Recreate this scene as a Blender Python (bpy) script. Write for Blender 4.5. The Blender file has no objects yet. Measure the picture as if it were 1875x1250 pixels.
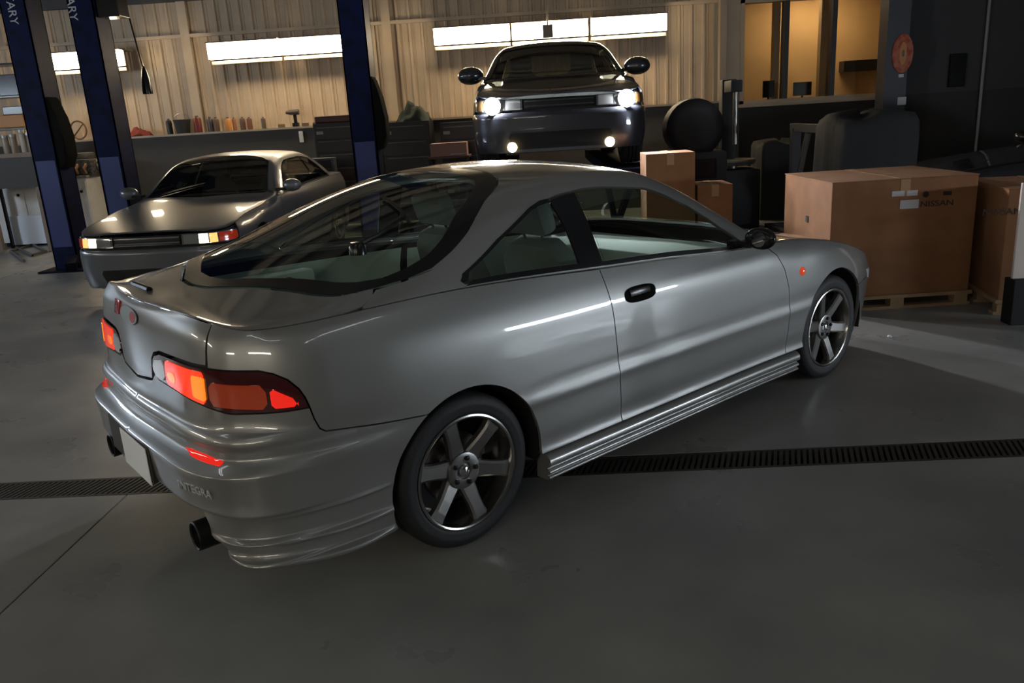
import bpy, bmesh, math, random
import numpy as np

from mathutils import Matrix, Vector
from mathutils.geometry import delaunay_2d_cdt

# ------------------------------------------------------------------ camera, world, exposure
scene = bpy.context.scene
COL = scene.collection
R_CAM = [[0.99795602, 0.02551075, -0.05859169], [-0.04944368, -0.27263178, -0.96084714], [-0.04048589, 0.96178018, -0.27081318]]
CAM_H, F_PX = 1.55697, 1472.85
cam_data = bpy.data.cameras.new('camera'); cam = bpy.data.objects.new('camera', cam_data); COL.objects.link(cam)
cam_data.sensor_width = 36.0; cam_data.lens = F_PX/1875*36; cam_data.clip_start = .05; cam_data.clip_end = 100
_r, _d, _f = [Vector(v) for v in R_CAM]
cam.matrix_world = Matrix(((_r.x, -_d.x, -_f.x, 0), (_r.y, -_d.y, -_f.y, 0), (_r.z, -_d.z, -_f.z, CAM_H), (0, 0, 0, 1)))
scene.camera = cam
vs = scene.view_settings
vs.view_transform = 'Standard'; vs.look = 'None'; vs.gamma = 1.0; vs.use_curve_mapping = False
vs.exposure = 0.3
world = bpy.data.worlds.new('night'); scene.world = world; world.use_nodes = True
world.node_tree.nodes['Background'].inputs[0].default_value = (.30, .34, .42, 1)
world.node_tree.nodes['Background'].inputs[1].default_value = .004
# strengths of the lamps; ceiling and near-wall lamps are added
CEILING_FILL = 8.0      # added ceiling tubes, out of view
WALL_LAMP = 31.0        # tubes along the back wall
SIDE_FILL = 60.0        # added strip lamps on the unseen right-hand and rear walls
LEFT_FILL = 26.0        # added strip lamps on the unseen left-hand wall
HEAD_LAMP = 1250.0       # headlamps of the raised car

# ------------------------------------------------------------------ materials
MATS = {}
def mat(name, color=(.5, .5, .5), rough=.5, metal=0., coat=0., emit=None, estr=0., spec=.5, noise=None, bump=None, trans=0., ior=1.45):
    if name in MATS: return MATS[name]
    m = bpy.data.materials.new(name); m.use_nodes = True
    nt = m.node_tree; b = nt.nodes['Principled BSDF']
    b.inputs['Base Color'].default_value = (*color, 1); b.inputs['Roughness'].default_value = rough
    b.inputs['Metallic'].default_value = metal; b.inputs['Coat Weight'].default_value = coat
    b.inputs['Coat Roughness'].default_value = .04; b.inputs['Specular IOR Level'].default_value = spec
    b.inputs['Transmission Weight'].default_value = trans; b.inputs['IOR'].default_value = ior
    if emit: b.inputs['Emission Color'].default_value = (*emit, 1); b.inputs['Emission Strength'].default_value = estr
    if noise or bump:
        tc = nt.nodes.new('ShaderNodeTexCoord')
    if noise:   # (scale, second colour, contrast lo, hi)
        n = nt.nodes.new('ShaderNodeTexNoise'); n.inputs['Scale'].default_value = noise[0]; n.inputs['Detail'].default_value = 6
        r = nt.nodes.new('ShaderNodeValToRGB'); r.color_ramp.elements[0].position = noise[2]; r.color_ramp.elements[1].position = noise[3]
        r.color_ramp.elements[0].color = (*noise[1], 1); r.color_ramp.elements[1].color = (*color, 1)
        nt.links.new(tc.outputs['Object'], n.inputs['Vector']); nt.links.new(n.outputs['Fac'], r.inputs['Fac'])
        nt.links.new(r.outputs['Color'], b.inputs['Base Color'])
    if bump:    # (scale, strength)
        n2 = nt.nodes.new('ShaderNodeTexNoise'); n2.inputs['Scale'].default_value = bump[0]; n2.inputs['Detail'].default_value = 4
        bp = nt.nodes.new('ShaderNodeBump'); bp.inputs['Strength'].default_value = bump[1]; bp.inputs['Distance'].default_value = .01
        nt.links.new(tc.outputs['Object'], n2.inputs['Vector']); nt.links.new(n2.outputs['Fac'], bp.inputs['Height'])
        nt.links.new(bp.outputs['Normal'], b.inputs['Normal'])
    MATS[name] = m; return m
def glass_mat(name, tint, refl=.04, rough=.02):
    if name in MATS: return MATS[name]
    m = bpy.data.materials.new(name); m.use_nodes = True; nt = m.node_tree; nt.nodes.clear()
    o = nt.nodes.new('ShaderNodeOutputMaterial'); t = nt.nodes.new('ShaderNodeBsdfTransparent'); g = nt.nodes.new('ShaderNodeBsdfGlossy')
    x = nt.nodes.new('ShaderNodeMixShader'); fr = nt.nodes.new('ShaderNodeFresnel'); fr.inputs[0].default_value = 1.5
    ge = nt.nodes.new('ShaderNodeNewGeometry'); mr = nt.nodes.new('ShaderNodeMapRange'); mr.inputs[3].default_value = 1.5; mr.inputs[4].default_value = 1/1.5   # same reflectance from both faces of a thin pane
    nt.links.new(ge.outputs['Backfacing'], mr.inputs[0]); nt.links.new(mr.outputs[0], fr.inputs[0])
    t.inputs[0].default_value = (*tint, 1); g.inputs['Roughness'].default_value = rough
    nt.links.new(fr.outputs[0], x.inputs[0]); nt.links.new(t.outputs[0], x.inputs[1]); nt.links.new(g.outputs[0], x.inputs[2])
    nt.links.new(x.outputs[0], o.inputs[0]); MATS[name] = m; return m
def paint(name, color, rough=.36, metal=.75):
    if name in MATS: return MATS[name]
    m = mat(name, color, rough, metal, coat=1.0); nt = m.node_tree; b = nt.nodes['Principled BSDF']
    tc = nt.nodes.new('ShaderNodeTexCoord'); n = nt.nodes.new('ShaderNodeTexNoise'); n.inputs['Scale'].default_value = 900; n.inputs['Detail'].default_value = 1
    mx = nt.nodes.new('ShaderNodeMix'); mx.data_type = 'RGBA'
    mx.inputs[6].default_value = (*[c*.86 for c in color], 1); mx.inputs[7].default_value = (*[min(1, c*1.14) for c in color], 1)
    nt.links.new(tc.outputs['Object'], n.inputs['Vector']); nt.links.new(n.outputs['Fac'], mx.inputs[0]); nt.links.new(mx.outputs[2], b.inputs['Base Color'])
    return m
BLACK = mat('black_plastic', (.010, .010, .011), .22, spec=.3)
RUBBER = mat('tyre_rubber', (.014, .014, .015), .62, bump=(60, .15))
MATTE = mat('matte_black_rubber', (.008, .008, .008), .95, spec=.04)
DARK = mat('dark_shell', (.006, .006, .006), .8)
CHROME = mat('chrome', (.75, .76, .78), .12, 1.0)
STEEL = mat('brushed_steel', (.36, .36, .36), .35, 1.0)
GREY_METAL = mat('grey_metal', (.16, .16, .16), .45, .6)

# ------------------------------------------------------------------ mesh helpers
def link(name, me, material, parent=None, smooth=False):
    if material is not None and not me.materials: me.materials.append(material)
    if smooth: me.polygons.foreach_set('use_smooth', [True]*len(me.polygons))
    o = bpy.data.objects.new(name, me); COL.objects.link(o)
    if parent is not None: o.parent = parent
    return o
def pydata(name, v, f, material, parent=None, smooth=False):
    me = bpy.data.meshes.new(name); me.from_pydata([tuple(map(float, a)) for a in v], [], f); me.update()
    return link(name, me, material, parent, smooth)
def tag(o, label, cat, group=None, kind=None):
    o['label'] = label; o['category'] = cat
    if group: o['group'] = group
    if kind: o['kind'] = kind
    return o
def thing(name, label, cat, loc=(0, 0, 0), rz=0., group=None):
    o = bpy.data.objects.new(name, None); COL.objects.link(o); o.empty_display_size = .1
    o.location = loc; o.rotation_euler = (0, 0, rz); return tag(o, label, cat, group)
def struct(o):
    o['kind'] = 'structure'; return o
class MB:
    """collects solids into one mesh"""
    def __init__(self): self.bm = bmesh.new()
    def box(self, x0, x1, y0, y1, z0, z1, bev=0., M=None):
        r = bmesh.ops.create_cube(self.bm, size=1.); v = r['verts']
        for q in v: q.co = Vector((x0+(q.co.x+.5)*(x1-x0), y0+(q.co.y+.5)*(y1-y0), z0+(q.co.z+.5)*(z1-z0)))
        if bev:
            es = list({e for q in v for e in q.link_edges}); rr = bmesh.ops.bevel(self.bm, geom=es, offset=bev, segments=2, affect='EDGES', profile=.6)
            v = list({q for f in rr['faces'] for q in f.verts} | {q for q in v if q.is_valid})
        if M is not None: bmesh.ops.transform(self.bm, matrix=M, verts=v)
        return self
    def tube(self, pts, r, n=8, cap=True):
        pts = [Vector(p) for p in pts]; rs = r if isinstance(r, (list, tuple)) else [r]*len(pts); rings = []
        up = None
        for i, p in enumerate(pts):
            t = (pts[min(i+1, len(pts)-1)]-pts[max(i-1, 0)]).normalized()
            if up is None: up = Vector((0, 0, 1)) if abs(t.z) < .9 else Vector((1, 0, 0))
            a = t.cross(up).normalized(); b = a.cross(t).normalized(); up = b
            rings.append([self.bm.verts.new(p+(a*math.cos(2*math.pi*k/n)+b*math.sin(2*math.pi*k/n))*rs[i]) for k in range(n)])
        for A, B in zip(rings, rings[1:]):
            for k in range(n): self.bm.faces.new((A[k], A[(k+1) % n], B[(k+1) % n], B[k]))
        if cap: self.bm.faces.new(rings[0][::-1]); self.bm.faces.new(rings[-1])
        return self
    def lathe(self, prof, axis='z', n=32, c=(0, 0, 0), close=False, arc=(0, 2*math.pi)):
        """prof: (radius, along) pairs"""
        rings = []; full = abs(arc[1]-arc[0]-2*math.pi) < 1e-6; m = n if full else n+1
        for k in range(m):
            a = arc[0]+(arc[1]-arc[0])*k/n; ring = []
            for r, h in prof:
                q = {'z': (r*math.cos(a), r*math.sin(a), h), 'y': (r*math.cos(a), h, r*math.sin(a)), 'x': (h, r*math.cos(a), r*math.sin(a))}[axis]
                ring.append(self.bm.verts.new(Vector(q)+Vector(c)))
            rings.append(ring)
        L = len(prof)
        for k in range(m if full else m-1):
            A, B = rings[k], rings[(k+1) % m]
            for i in range(L if close else L-1):
                try: self.bm.faces.new((A[i], B[i], B[(i+1) % L], A[(i+1) % L]))
                except ValueError: pass
        return self
    def prism(self, poly, z0, z1, M=None, bev=0.):
        lo = [self.bm.verts.new((x, y, z0)) for x, y in poly]; hi = [self.bm.verts.new((x, y, z1)) for x, y in poly]; n = len(poly)
        fs = [self.bm.faces.new(lo[::-1]), self.bm.faces.new(hi)]
        for i in range(n): fs.append(self.bm.faces.new((lo[i], lo[(i+1) % n], hi[(i+1) % n], hi[i])))
        v = lo+hi
        if bev:
            rr = bmesh.ops.bevel(self.bm, geom=list({e for f in fs for e in f.edges}), offset=bev, segments=2, affect='EDGES', profile=.6)
            v = [q for q in {q for f in rr['faces'] for q in f.verts} | set(v) if q.is_valid]
        if M is not None: bmesh.ops.transform(self.bm, matrix=M, verts=v)
        return self
    def build(self, name, material, parent=None, smooth=False, merge=True):
        if merge: bmesh.ops.remove_doubles(self.bm, verts=self.bm.verts, dist=1e-5)
        bmesh.ops.recalc_face_normals(self.bm, faces=self.bm.faces)
        me = bpy.data.meshes.new(name); self.bm.to_mesh(me); self.bm.free()
        o = link(name, me, material, parent, False)
        if smooth:
            me.polygons.foreach_set('use_smooth', [True]*len(me.polygons))
            try: me.set_sharp_from_angle(angle=math.radians(38))
            except Exception: pass
        return o
def box(name, x0, x1, y0, y1, z0, z1, material, parent=None, bev=0., M=None):
    return MB().box(x0, x1, y0, y1, z0, z1, bev, M).build(name, material, parent)
def text_mesh(name, txt, size, material, parent, M, depth=.0015, align='CENTER', sx=1.0):
    cu = bpy.data.curves.new(name, 'FONT'); cu.body = txt; cu.size = size; cu.extrude = depth; cu.align_x = align; cu.align_y = 'CENTER'
    o = bpy.data.objects.new(name, cu); COL.objects.link(o)
    dg = bpy.context.evaluated_depsgraph_get(); me = bpy.data.meshes.new_from_object(o.evaluated_get(dg))
    bpy.data.objects.remove(o); bpy.data.curves.remove(cu)
    me.transform(M @ Matrix.Diagonal((sx, 1, 1, 1)))
    return link(name, me, material, parent)
def copy_tree(o, parent=None):
    c = o.copy(); COL.objects.link(c); c.parent = parent
    for ch in o.children: copy_tree(ch, c)
    return c

def pchip(xs, ys):
    x = np.array(xs, float); y = np.array(ys, float)
    o = np.argsort(x); x = x[o]; y = y[o]
    h = np.diff(x); d = np.diff(y) / h
    m = np.zeros(len(x))
    for i in range(1, len(x) - 1):
        if d[i-1] * d[i] > 0:
            w1 = 2*h[i] + h[i-1]; w2 = h[i] + 2*h[i-1]
            m[i] = (w1 + w2) / (w1/d[i-1] + w2/d[i])
    m[0] = d[0]; m[-1] = d[-1]
    def f(q):
        q = np.clip(np.asarray(q, float), x[0], x[-1])
        i = np.clip(np.searchsorted(x, q) - 1, 0, len(x) - 2)
        t = (q - x[i]) / h[i]
        return ((2*t**3 - 3*t**2 + 1)*y[i] + (t**3 - 2*t**2 + t)*h[i]*m[i]
                + (-2*t**3 + 3*t**2)*y[i+1] + (t**3 - t**2)*h[i]*m[i+1])
    return f
def smooth_fn(xs, ys):
    """natural cubic spline (C2), for silhouette curves"""
    x = np.array(xs, float); y = np.array(ys, float)
    o = np.argsort(x); x = x[o]; y = y[o]; n = len(x)
    h = np.diff(x); A = np.eye(n); b = np.zeros(n)
    for i in range(1, n-1):
        A[i, i-1] = h[i-1]; A[i, i] = 2*(h[i-1]+h[i]); A[i, i+1] = h[i]
        b[i] = 6*((y[i+1]-y[i])/h[i] - (y[i]-y[i-1])/h[i-1])
    M = np.linalg.solve(A, b)
    def f(q):
        q = np.clip(np.asarray(q, float), x[0], x[-1])
        i = np.clip(np.searchsorted(x, q) - 1, 0, n-2)
        a = x[i+1]-q; c = q-x[i]; H = h[i]
        return (M[i]*a**3 + M[i+1]*c**3)/(6*H) + (y[i]/H - M[i]*H/6)*a + (y[i+1]/H - M[i+1]*H/6)*c
    return f
def cspline2(P):
    """clamped parametric spline through plan points, ends square to the centreline"""
    P = np.array(P, float); n = len(P)
    L = np.r_[0, np.cumsum(np.linalg.norm(np.diff(P, axis=0), axis=1))]
    h = np.diff(L); A = np.zeros((n, n)); B = np.zeros((n, 2))
    T0 = np.array([0., 1.]); T1 = np.array([0., -1.])
    for i in range(1, n-1):
        A[i, i-1] = h[i-1]; A[i, i] = 2*(h[i-1]+h[i]); A[i, i+1] = h[i]
        B[i] = 6*((P[i+1]-P[i])/h[i] - (P[i]-P[i-1])/h[i-1])
    A[0, 0] = 2*h[0]; A[0, 1] = h[0]; B[0] = 6*((P[1]-P[0])/h[0] - T0)
    A[-1, -1] = 2*h[-1]; A[-1, -2] = h[-1]; B[-1] = 6*(T1 - (P[-1]-P[-2])/h[-1])
    M = np.linalg.solve(A, B)
    def f(q):
        q = np.clip(np.asarray(q, float), 0, L[-1])
        i = np.clip(np.searchsorted(L, q) - 1, 0, n-2)
        a = (L[i+1]-q)[..., None]; c = (q-L[i])[..., None]; H = h[i][..., None]
        return (M[i]*a**3 + M[i+1]*c**3)/(6*H) + (P[i]/H - M[i]*H/6)*a + (P[i+1]/H - M[i+1]*H/6)*c
    return f, L[-1]
TK = .55          # metres per unit of the section parameter, to keep the chart roughly metric
class Body:
    def __init__(self, outline, profs, ztop, dw, dz, zc, bulge=.012, crown=2.5, fil=(.24, .11)):
        f, L = cspline2(outline)
        self.N = 3000; s = np.linspace(0, L, self.N); p = f(s)
        dx = np.gradient(p[:, 0], s); dwv = np.gradient(p[:, 1], s)
        nn = np.hypot(dx, dwv); nx = dwv/nn; nw = -dx/nn
        nx[0], nw[0] = 1, 0; nx[-1], nw[-1] = -1, 0
        self.s = s; self.L = L; self.X = p[:, 0]; self.W = p[:, 1]; self.nx = nx; self.nw = nw
        self.keys = []
        for kind, val, pts in profs:
            k = 0. if kind == 'front' else L if kind == 'rear' else self.sx(val) if kind == 'x' else self.sw(val, kind)
            self.keys.append((k, pchip([a for a, b in pts], [b for a, b in pts])))
        self.keys.sort(key=lambda a: a[0])
        self.zt_x = smooth_fn([a for a, b in ztop], [b for a, b in ztop])
        st = s; zt = self.ztop(st); P = self.low(st, zt)
        o = np.argsort(P[:, 0]); self.bx = P[o, 0]; self.bw = P[o, 1]; self.bz = P[o, 2]
        self.dw = pchip(*zip(*dw)); self.dz = pchip(*zip(*dz)); self.zc = smooth_fn(*zip(*zc))
        self.bulge = bulge; self.crown = crown; self.fil = fil
    def sx(self, x): return np.interp(-np.asarray(x, float), -self.X, self.s)
    def sw(self, w, end):
        k = int(np.argmax(self.W))
        if end in ('wf', 'front_w'): return np.interp(w, self.W[:k], self.s[:k])
        return np.interp(-np.asarray(w, float), -self.W[k:], self.s[k:])
    def ztop(self, s): return self.zt_x(np.interp(s, self.s, self.X))
    def D(self, s, z):
        s = np.asarray(s, float); z = np.asarray(z, float)
        K = [k for k, _ in self.keys]; V = [g(z) for _, g in self.keys]
        out = np.where(s <= K[0], V[0], V[-1])
        for i in range(len(K)-1):
            t = np.clip((s-K[i])/(K[i+1]-K[i]), 0, 1); t = t*t*(3-2*t)
            m = (s >= K[i]) & (s <= K[i+1])
            out = np.where(m, V[i]*(1-t)+V[i+1]*t, out)
        return out
    def low(self, s, z, off=0.):
        s = np.asarray(s, float); z = np.asarray(z, float)
        d = self.D(s, z) + off; I = lambda a: np.interp(s, self.s, a)
        return np.stack([I(self.X)+I(self.nx)*d, np.maximum(I(self.W)+I(self.nw)*d, 0), z + 0*s], -1)
    def sec(self, x):
        wb = np.interp(x, self.bx, self.bw); zb = np.interp(x, self.bx, self.bz)
        wr = np.maximum(wb - self.dw(x), .0); zr = zb + self.dz(x)
        zc = np.maximum(self.zc(x), zr)
        return wb, zb, wr, zr, zc
    def _raw(self, x, t):
        wb, zb, wr, zr, zc = self.sec(x)
        a = np.clip(t, 0, 1); u = np.clip(t-1, 0, 1)
        ln = np.hypot(wb-wr, zr-zb)+1e-9
        bl = self.bulge*4*a*(1-a)*np.clip(ln/.35, 0, 1)
        ys = wb+(wr-wb)*a + bl*(zr-zb)/ln; zs = zb+(zr-zb)*a + bl*(wb-wr)/ln
        yt = wr*(1-u); zt = zr+(zc-zr)*(1-(1-u)**self.crown)
        return np.where(t <= 1, ys, yt), np.where(t <= 1, zs, zt)
    def up(self, x, t, off=0.):
        x = np.asarray(x, float); t = np.asarray(t, float)
        y, z = self._raw(x, t)
        a, b = self.fil
        k = np.clip((t-(1-a))/(a+b), 0, 1); m = (t > 1-a) & (t < 1+b)
        y0, z0 = self._raw(x, 0*t+1-a); y1, z1 = self._raw(x, 0*t+1); y2, z2 = self._raw(x, 0*t+1+b)
        q = lambda p0, p1, p2: (1-k)**2*p0+2*k*(1-k)*p1+k*k*p2
        # bezier parameter is reparametrised so that it runs evenly
        y = np.where(m, q(y0, y1, y2), y); z = np.where(m, q(z0, z1, z2), z)
        return np.stack([x+0*t, np.maximum(y, 0), z], -1)
    def t_of_z(self, x, z):
        T = np.linspace(0, 1.3, 131); out = []
        for xx, zz in zip(np.atleast_1d(x), np.atleast_1d(z)):
            v = self.up(np.full(131, xx), T)[:, 2]; out.append(np.interp(zz, np.maximum.accumulate(v)+1e-9*np.arange(131), T))
        return np.array(out)
    def t_of_y(self, x, y):
        T = np.linspace(0, 2, 201); out = []
        for xx, yy in zip(np.atleast_1d(x), np.atleast_1d(y)):
            v = self.up(np.full(201, xx), T)[:, 1]; out.append(np.interp(-yy, -np.minimum.accumulate(v)+1e-9*np.arange(201), T))
        return np.array(out)

INTEGRA = dict(
 outline=[(3.40,0),(3.38,.30),(3.30,.57),(3.13,.735),(2.93,.805),(2.57,.845),(1.9,.838),(1.2,.84),(.6,.843),(0,.848),(-.4,.838),(-.62,.815),(-.795,.745),(-.888,.60),(-.918,.35),(-.925,0)],
 profs=[('front',0,[(.12,-.10),(.22,-.03),(.35,0),(.5,0),(.58,-.02),(.64,-.06),(.72,-.16),(.9,-.3)]),
  ('x',2.95,[(.12,-.10),(.2,-.04),(.27,-.025),(.4,-.01),(.52,0),(.62,-.015),(.72,-.05),(.8,-.10),(.9,-.16)]),
  ('x',2.3,[(.15,-.075),(.22,-.05),(.268,-.004),(.30,-.010),(.36,-.006),(.46,-.001),(.482,.0015),(.492,.001),(.528,-.0045),(.54,-.005),(.58,-.004),(.66,-.008),(.74,-.018),(.80,-.04),(.86,-.08),(.92,-.13),(1.0,-.2)]),
  ('x',1.9,[(.15,-.075),(.22,-.05),(.268,-.004),(.30,-.010),(.36,-.006),(.46,-.001),(.482,.0015),(.492,.001),(.528,-.0045),(.54,-.005),(.58,-.004),(.66,-.006),(.74,-.010),(.80,-.02),(.86,-.045),(.92,-.07),(1.0,-.11)]),
  ('x',.6,[(.15,-.075),(.22,-.05),(.268,-.004),(.30,-.010),(.36,-.006),(.46,-.002),(.492,.0015),(.502,.001),(.538,-.0045),(.55,-.005),(.58,-.004),(.66,-.004),(.76,-.008),(.80,-.014),(.86,-.03),(.92,-.052),(1.0,-.085),(1.05,-.11)]),
  ('x',-.25,[(.15,-.075),(.22,-.03),(.27,-.02),(.36,-.018),(.46,-.012),(.495,-.006),(.508,-.004),(.56,-.002),(.62,-.002),(.70,-.004),(.80,-.014),(.86,-.028),(.92,-.052),(1.0,-.095),(1.05,-.13)]),
  ('x',-.50,[(.17,-.04),(.192,-.010),(.203,.000),(.212,-.004),(.222,-.032),(.264,-.032),(.278,-.002),(.286,.002),(.302,-.024),(.360,-.022),(.370,-.016),(.378,-.004),(.390,-.008),(.48,-.004),(.555,.006),(.568,.004),(.585,-.008),(.600,-.008),(.615,-.014),(.64,-.014),(.70,-.012),(.80,-.022),(.88,-.038),(.94,-.06),(1.0,-.10)]),
  ('wr',.74,[(.185,-.06),(.208,-.02),(.220,-.006),(.228,-.010),(.238,-.044),(.276,-.042),(.292,-.006),(.300,-.002),(.315,-.028),(.382,-.022),(.392,-.014),(.400,.002),(.42,-.001),(.50,.004),(.535,.008),(.550,-.006),(.580,-.036),(.602,-.036),(.628,-.030),(.645,-.036),(.665,-.060),(.70,-.070),(.80,-.076),(.90,-.094),(.95,-.112),(1.0,-.15)]),
  ('wr',.52,[(.185,-.13),(.21,-.08),(.235,-.07),(.272,-.05),(.298,-.03),(.312,-.03),(.390,-.030),(.400,-.014),(.408,-.002),(.42,-.002),(.50,.004),(.535,.008),(.550,-.010),(.580,-.046),(.605,-.050),(.628,-.042),(.645,-.048),(.665,-.067),(.70,-.073),(.80,-.077),(.90,-.09),(.95,-.10),(1.0,-.13)]),
  ('rear',0,[(.18,-.16),(.30,-.08),(.38,-.05),(.398,-.03),(.406,-.006),(.42,0),(.50,.005),(.535,.008),(.552,-.010),(.580,-.038),(.605,-.042),(.628,-.034),(.645,-.040),(.665,-.058),(.70,-.064),(.80,-.066),(.90,-.074),(.96,-.084),(.985,-.09),(1.0,-.10)])],
 ztop=[(3.40,.51),(3.27,.56),(3.07,.635),(2.85,.715),(2.57,.785),(2.2,.842),(1.9,.862),(1.7,.87),(1.2,.905),(.74,.935),(.3,.965),(.0,.978),(-.3,.978),(-.6,.972),(-.80,.975),(-.88,.99),(-.925,1.005)],
 dw=[(3.43,.0),(3.2,.03),(2.57,.06),(2.1,.06),(1.95,.07),(1.7,.105),(1.4,.14),(1.15,.165),(.9,.17),(.6,.175),(.3,.165),(0,.14),(-.25,.11),(-.5,.07),(-.7,.05),(-.93,.03)],
 dz=[(3.43,.0),(3.2,.01),(2.57,.012),(2.1,.012),(1.95,.045),(1.7,.17),(1.4,.305),(1.15,.368),(.9,.372),(.6,.343),(.3,.265),(0,.16),(-.25,.07),(-.5,.018),(-.7,.006),(-.93,.003)],
 zc=[(3.36,.53),(3.2,.60),(2.9,.73),(2.57,.82),(2.25,.88),(2.13,.91),(1.8,1.07),(1.5,1.215),(1.2,1.313),(1.0,1.345),(.8,1.353),(.5,1.335),(.25,1.288),(0,1.215),(-.3,1.115),(-.55,1.035),(-.68,1.012),(-.8,1.010),(-.86,1.010),(-.93,1.010)],
)
# ------------------------------------------------------------------ body panels cut from a body surface
def dens(poly, h=.03):
    out = []
    for a, b in zip(poly, poly[1:]+poly[:1]):
        n = max(1, int(math.ceil(math.hypot(b[0]-a[0], b[1]-a[1])/h)))
        for k in range(n): out.append((a[0]+(b[0]-a[0])*k/n, a[1]+(b[1]-a[1])*k/n))
    return out
def inside(P, poly):
    poly = np.array(poly); x, y = P[:, 0], P[:, 1]; r = np.zeros(len(P), bool); j = len(poly)-1
    for i in range(len(poly)):
        xi, yi = poly[i]; xj, yj = poly[j]
        c = ((yi > y) != (yj > y)) & (x < (xj-xi)*(y-yi)/((yj-yi) if yj != yi else 1e-12)+xi); r ^= c; j = i
    return r
def edge_dist(P, poly):
    poly = np.array(poly); d = np.full(len(P), 1e9)
    for a, b in zip(poly, np.roll(poly, -1, 0)):
        ab = b-a; t = np.clip(((P-a)@ab)/(ab@ab+1e-12), 0, 1); d = np.minimum(d, np.linalg.norm(P-a-t[:, None]*ab, axis=1))
    return d
def inset(poly, g):
    n = len(poly); A = sum(poly[i][0]*poly[(i+1) % n][1]-poly[(i+1) % n][0]*poly[i][1] for i in range(n)); sg = 1 if A > 0 else -1
    out = []
    for i in range(n):
        p0, p1, p2 = (np.array(poly[(i+k) % n]) for k in (-1, 0, 1))
        a = p1-p0; b = p2-p1; a = a/(np.linalg.norm(a)+1e-12); b = b/(np.linalg.norm(b)+1e-12)
        na = np.array([-a[1], a[0]])*sg; nb = np.array([-b[1], b[0]])*sg; m = na+nb; l = np.linalg.norm(m)
        if l < 1e-6: out.append(tuple(p1+na*g)); continue
        m /= l; out.append(tuple(p1+m*min(g/max(m@na, .3), 2.5*g)))
    return out
def clean(poly):
    out = []
    for q in poly:
        if not out or math.hypot(q[0]-out[-1][0], q[1]-out[-1][1]) > 1e-4: out.append((float(q[0]), float(q[1])))
    if math.hypot(out[0][0]-out[-1][0], out[0][1]-out[-1][1]) < 1e-4: out.pop()
    return out
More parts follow.
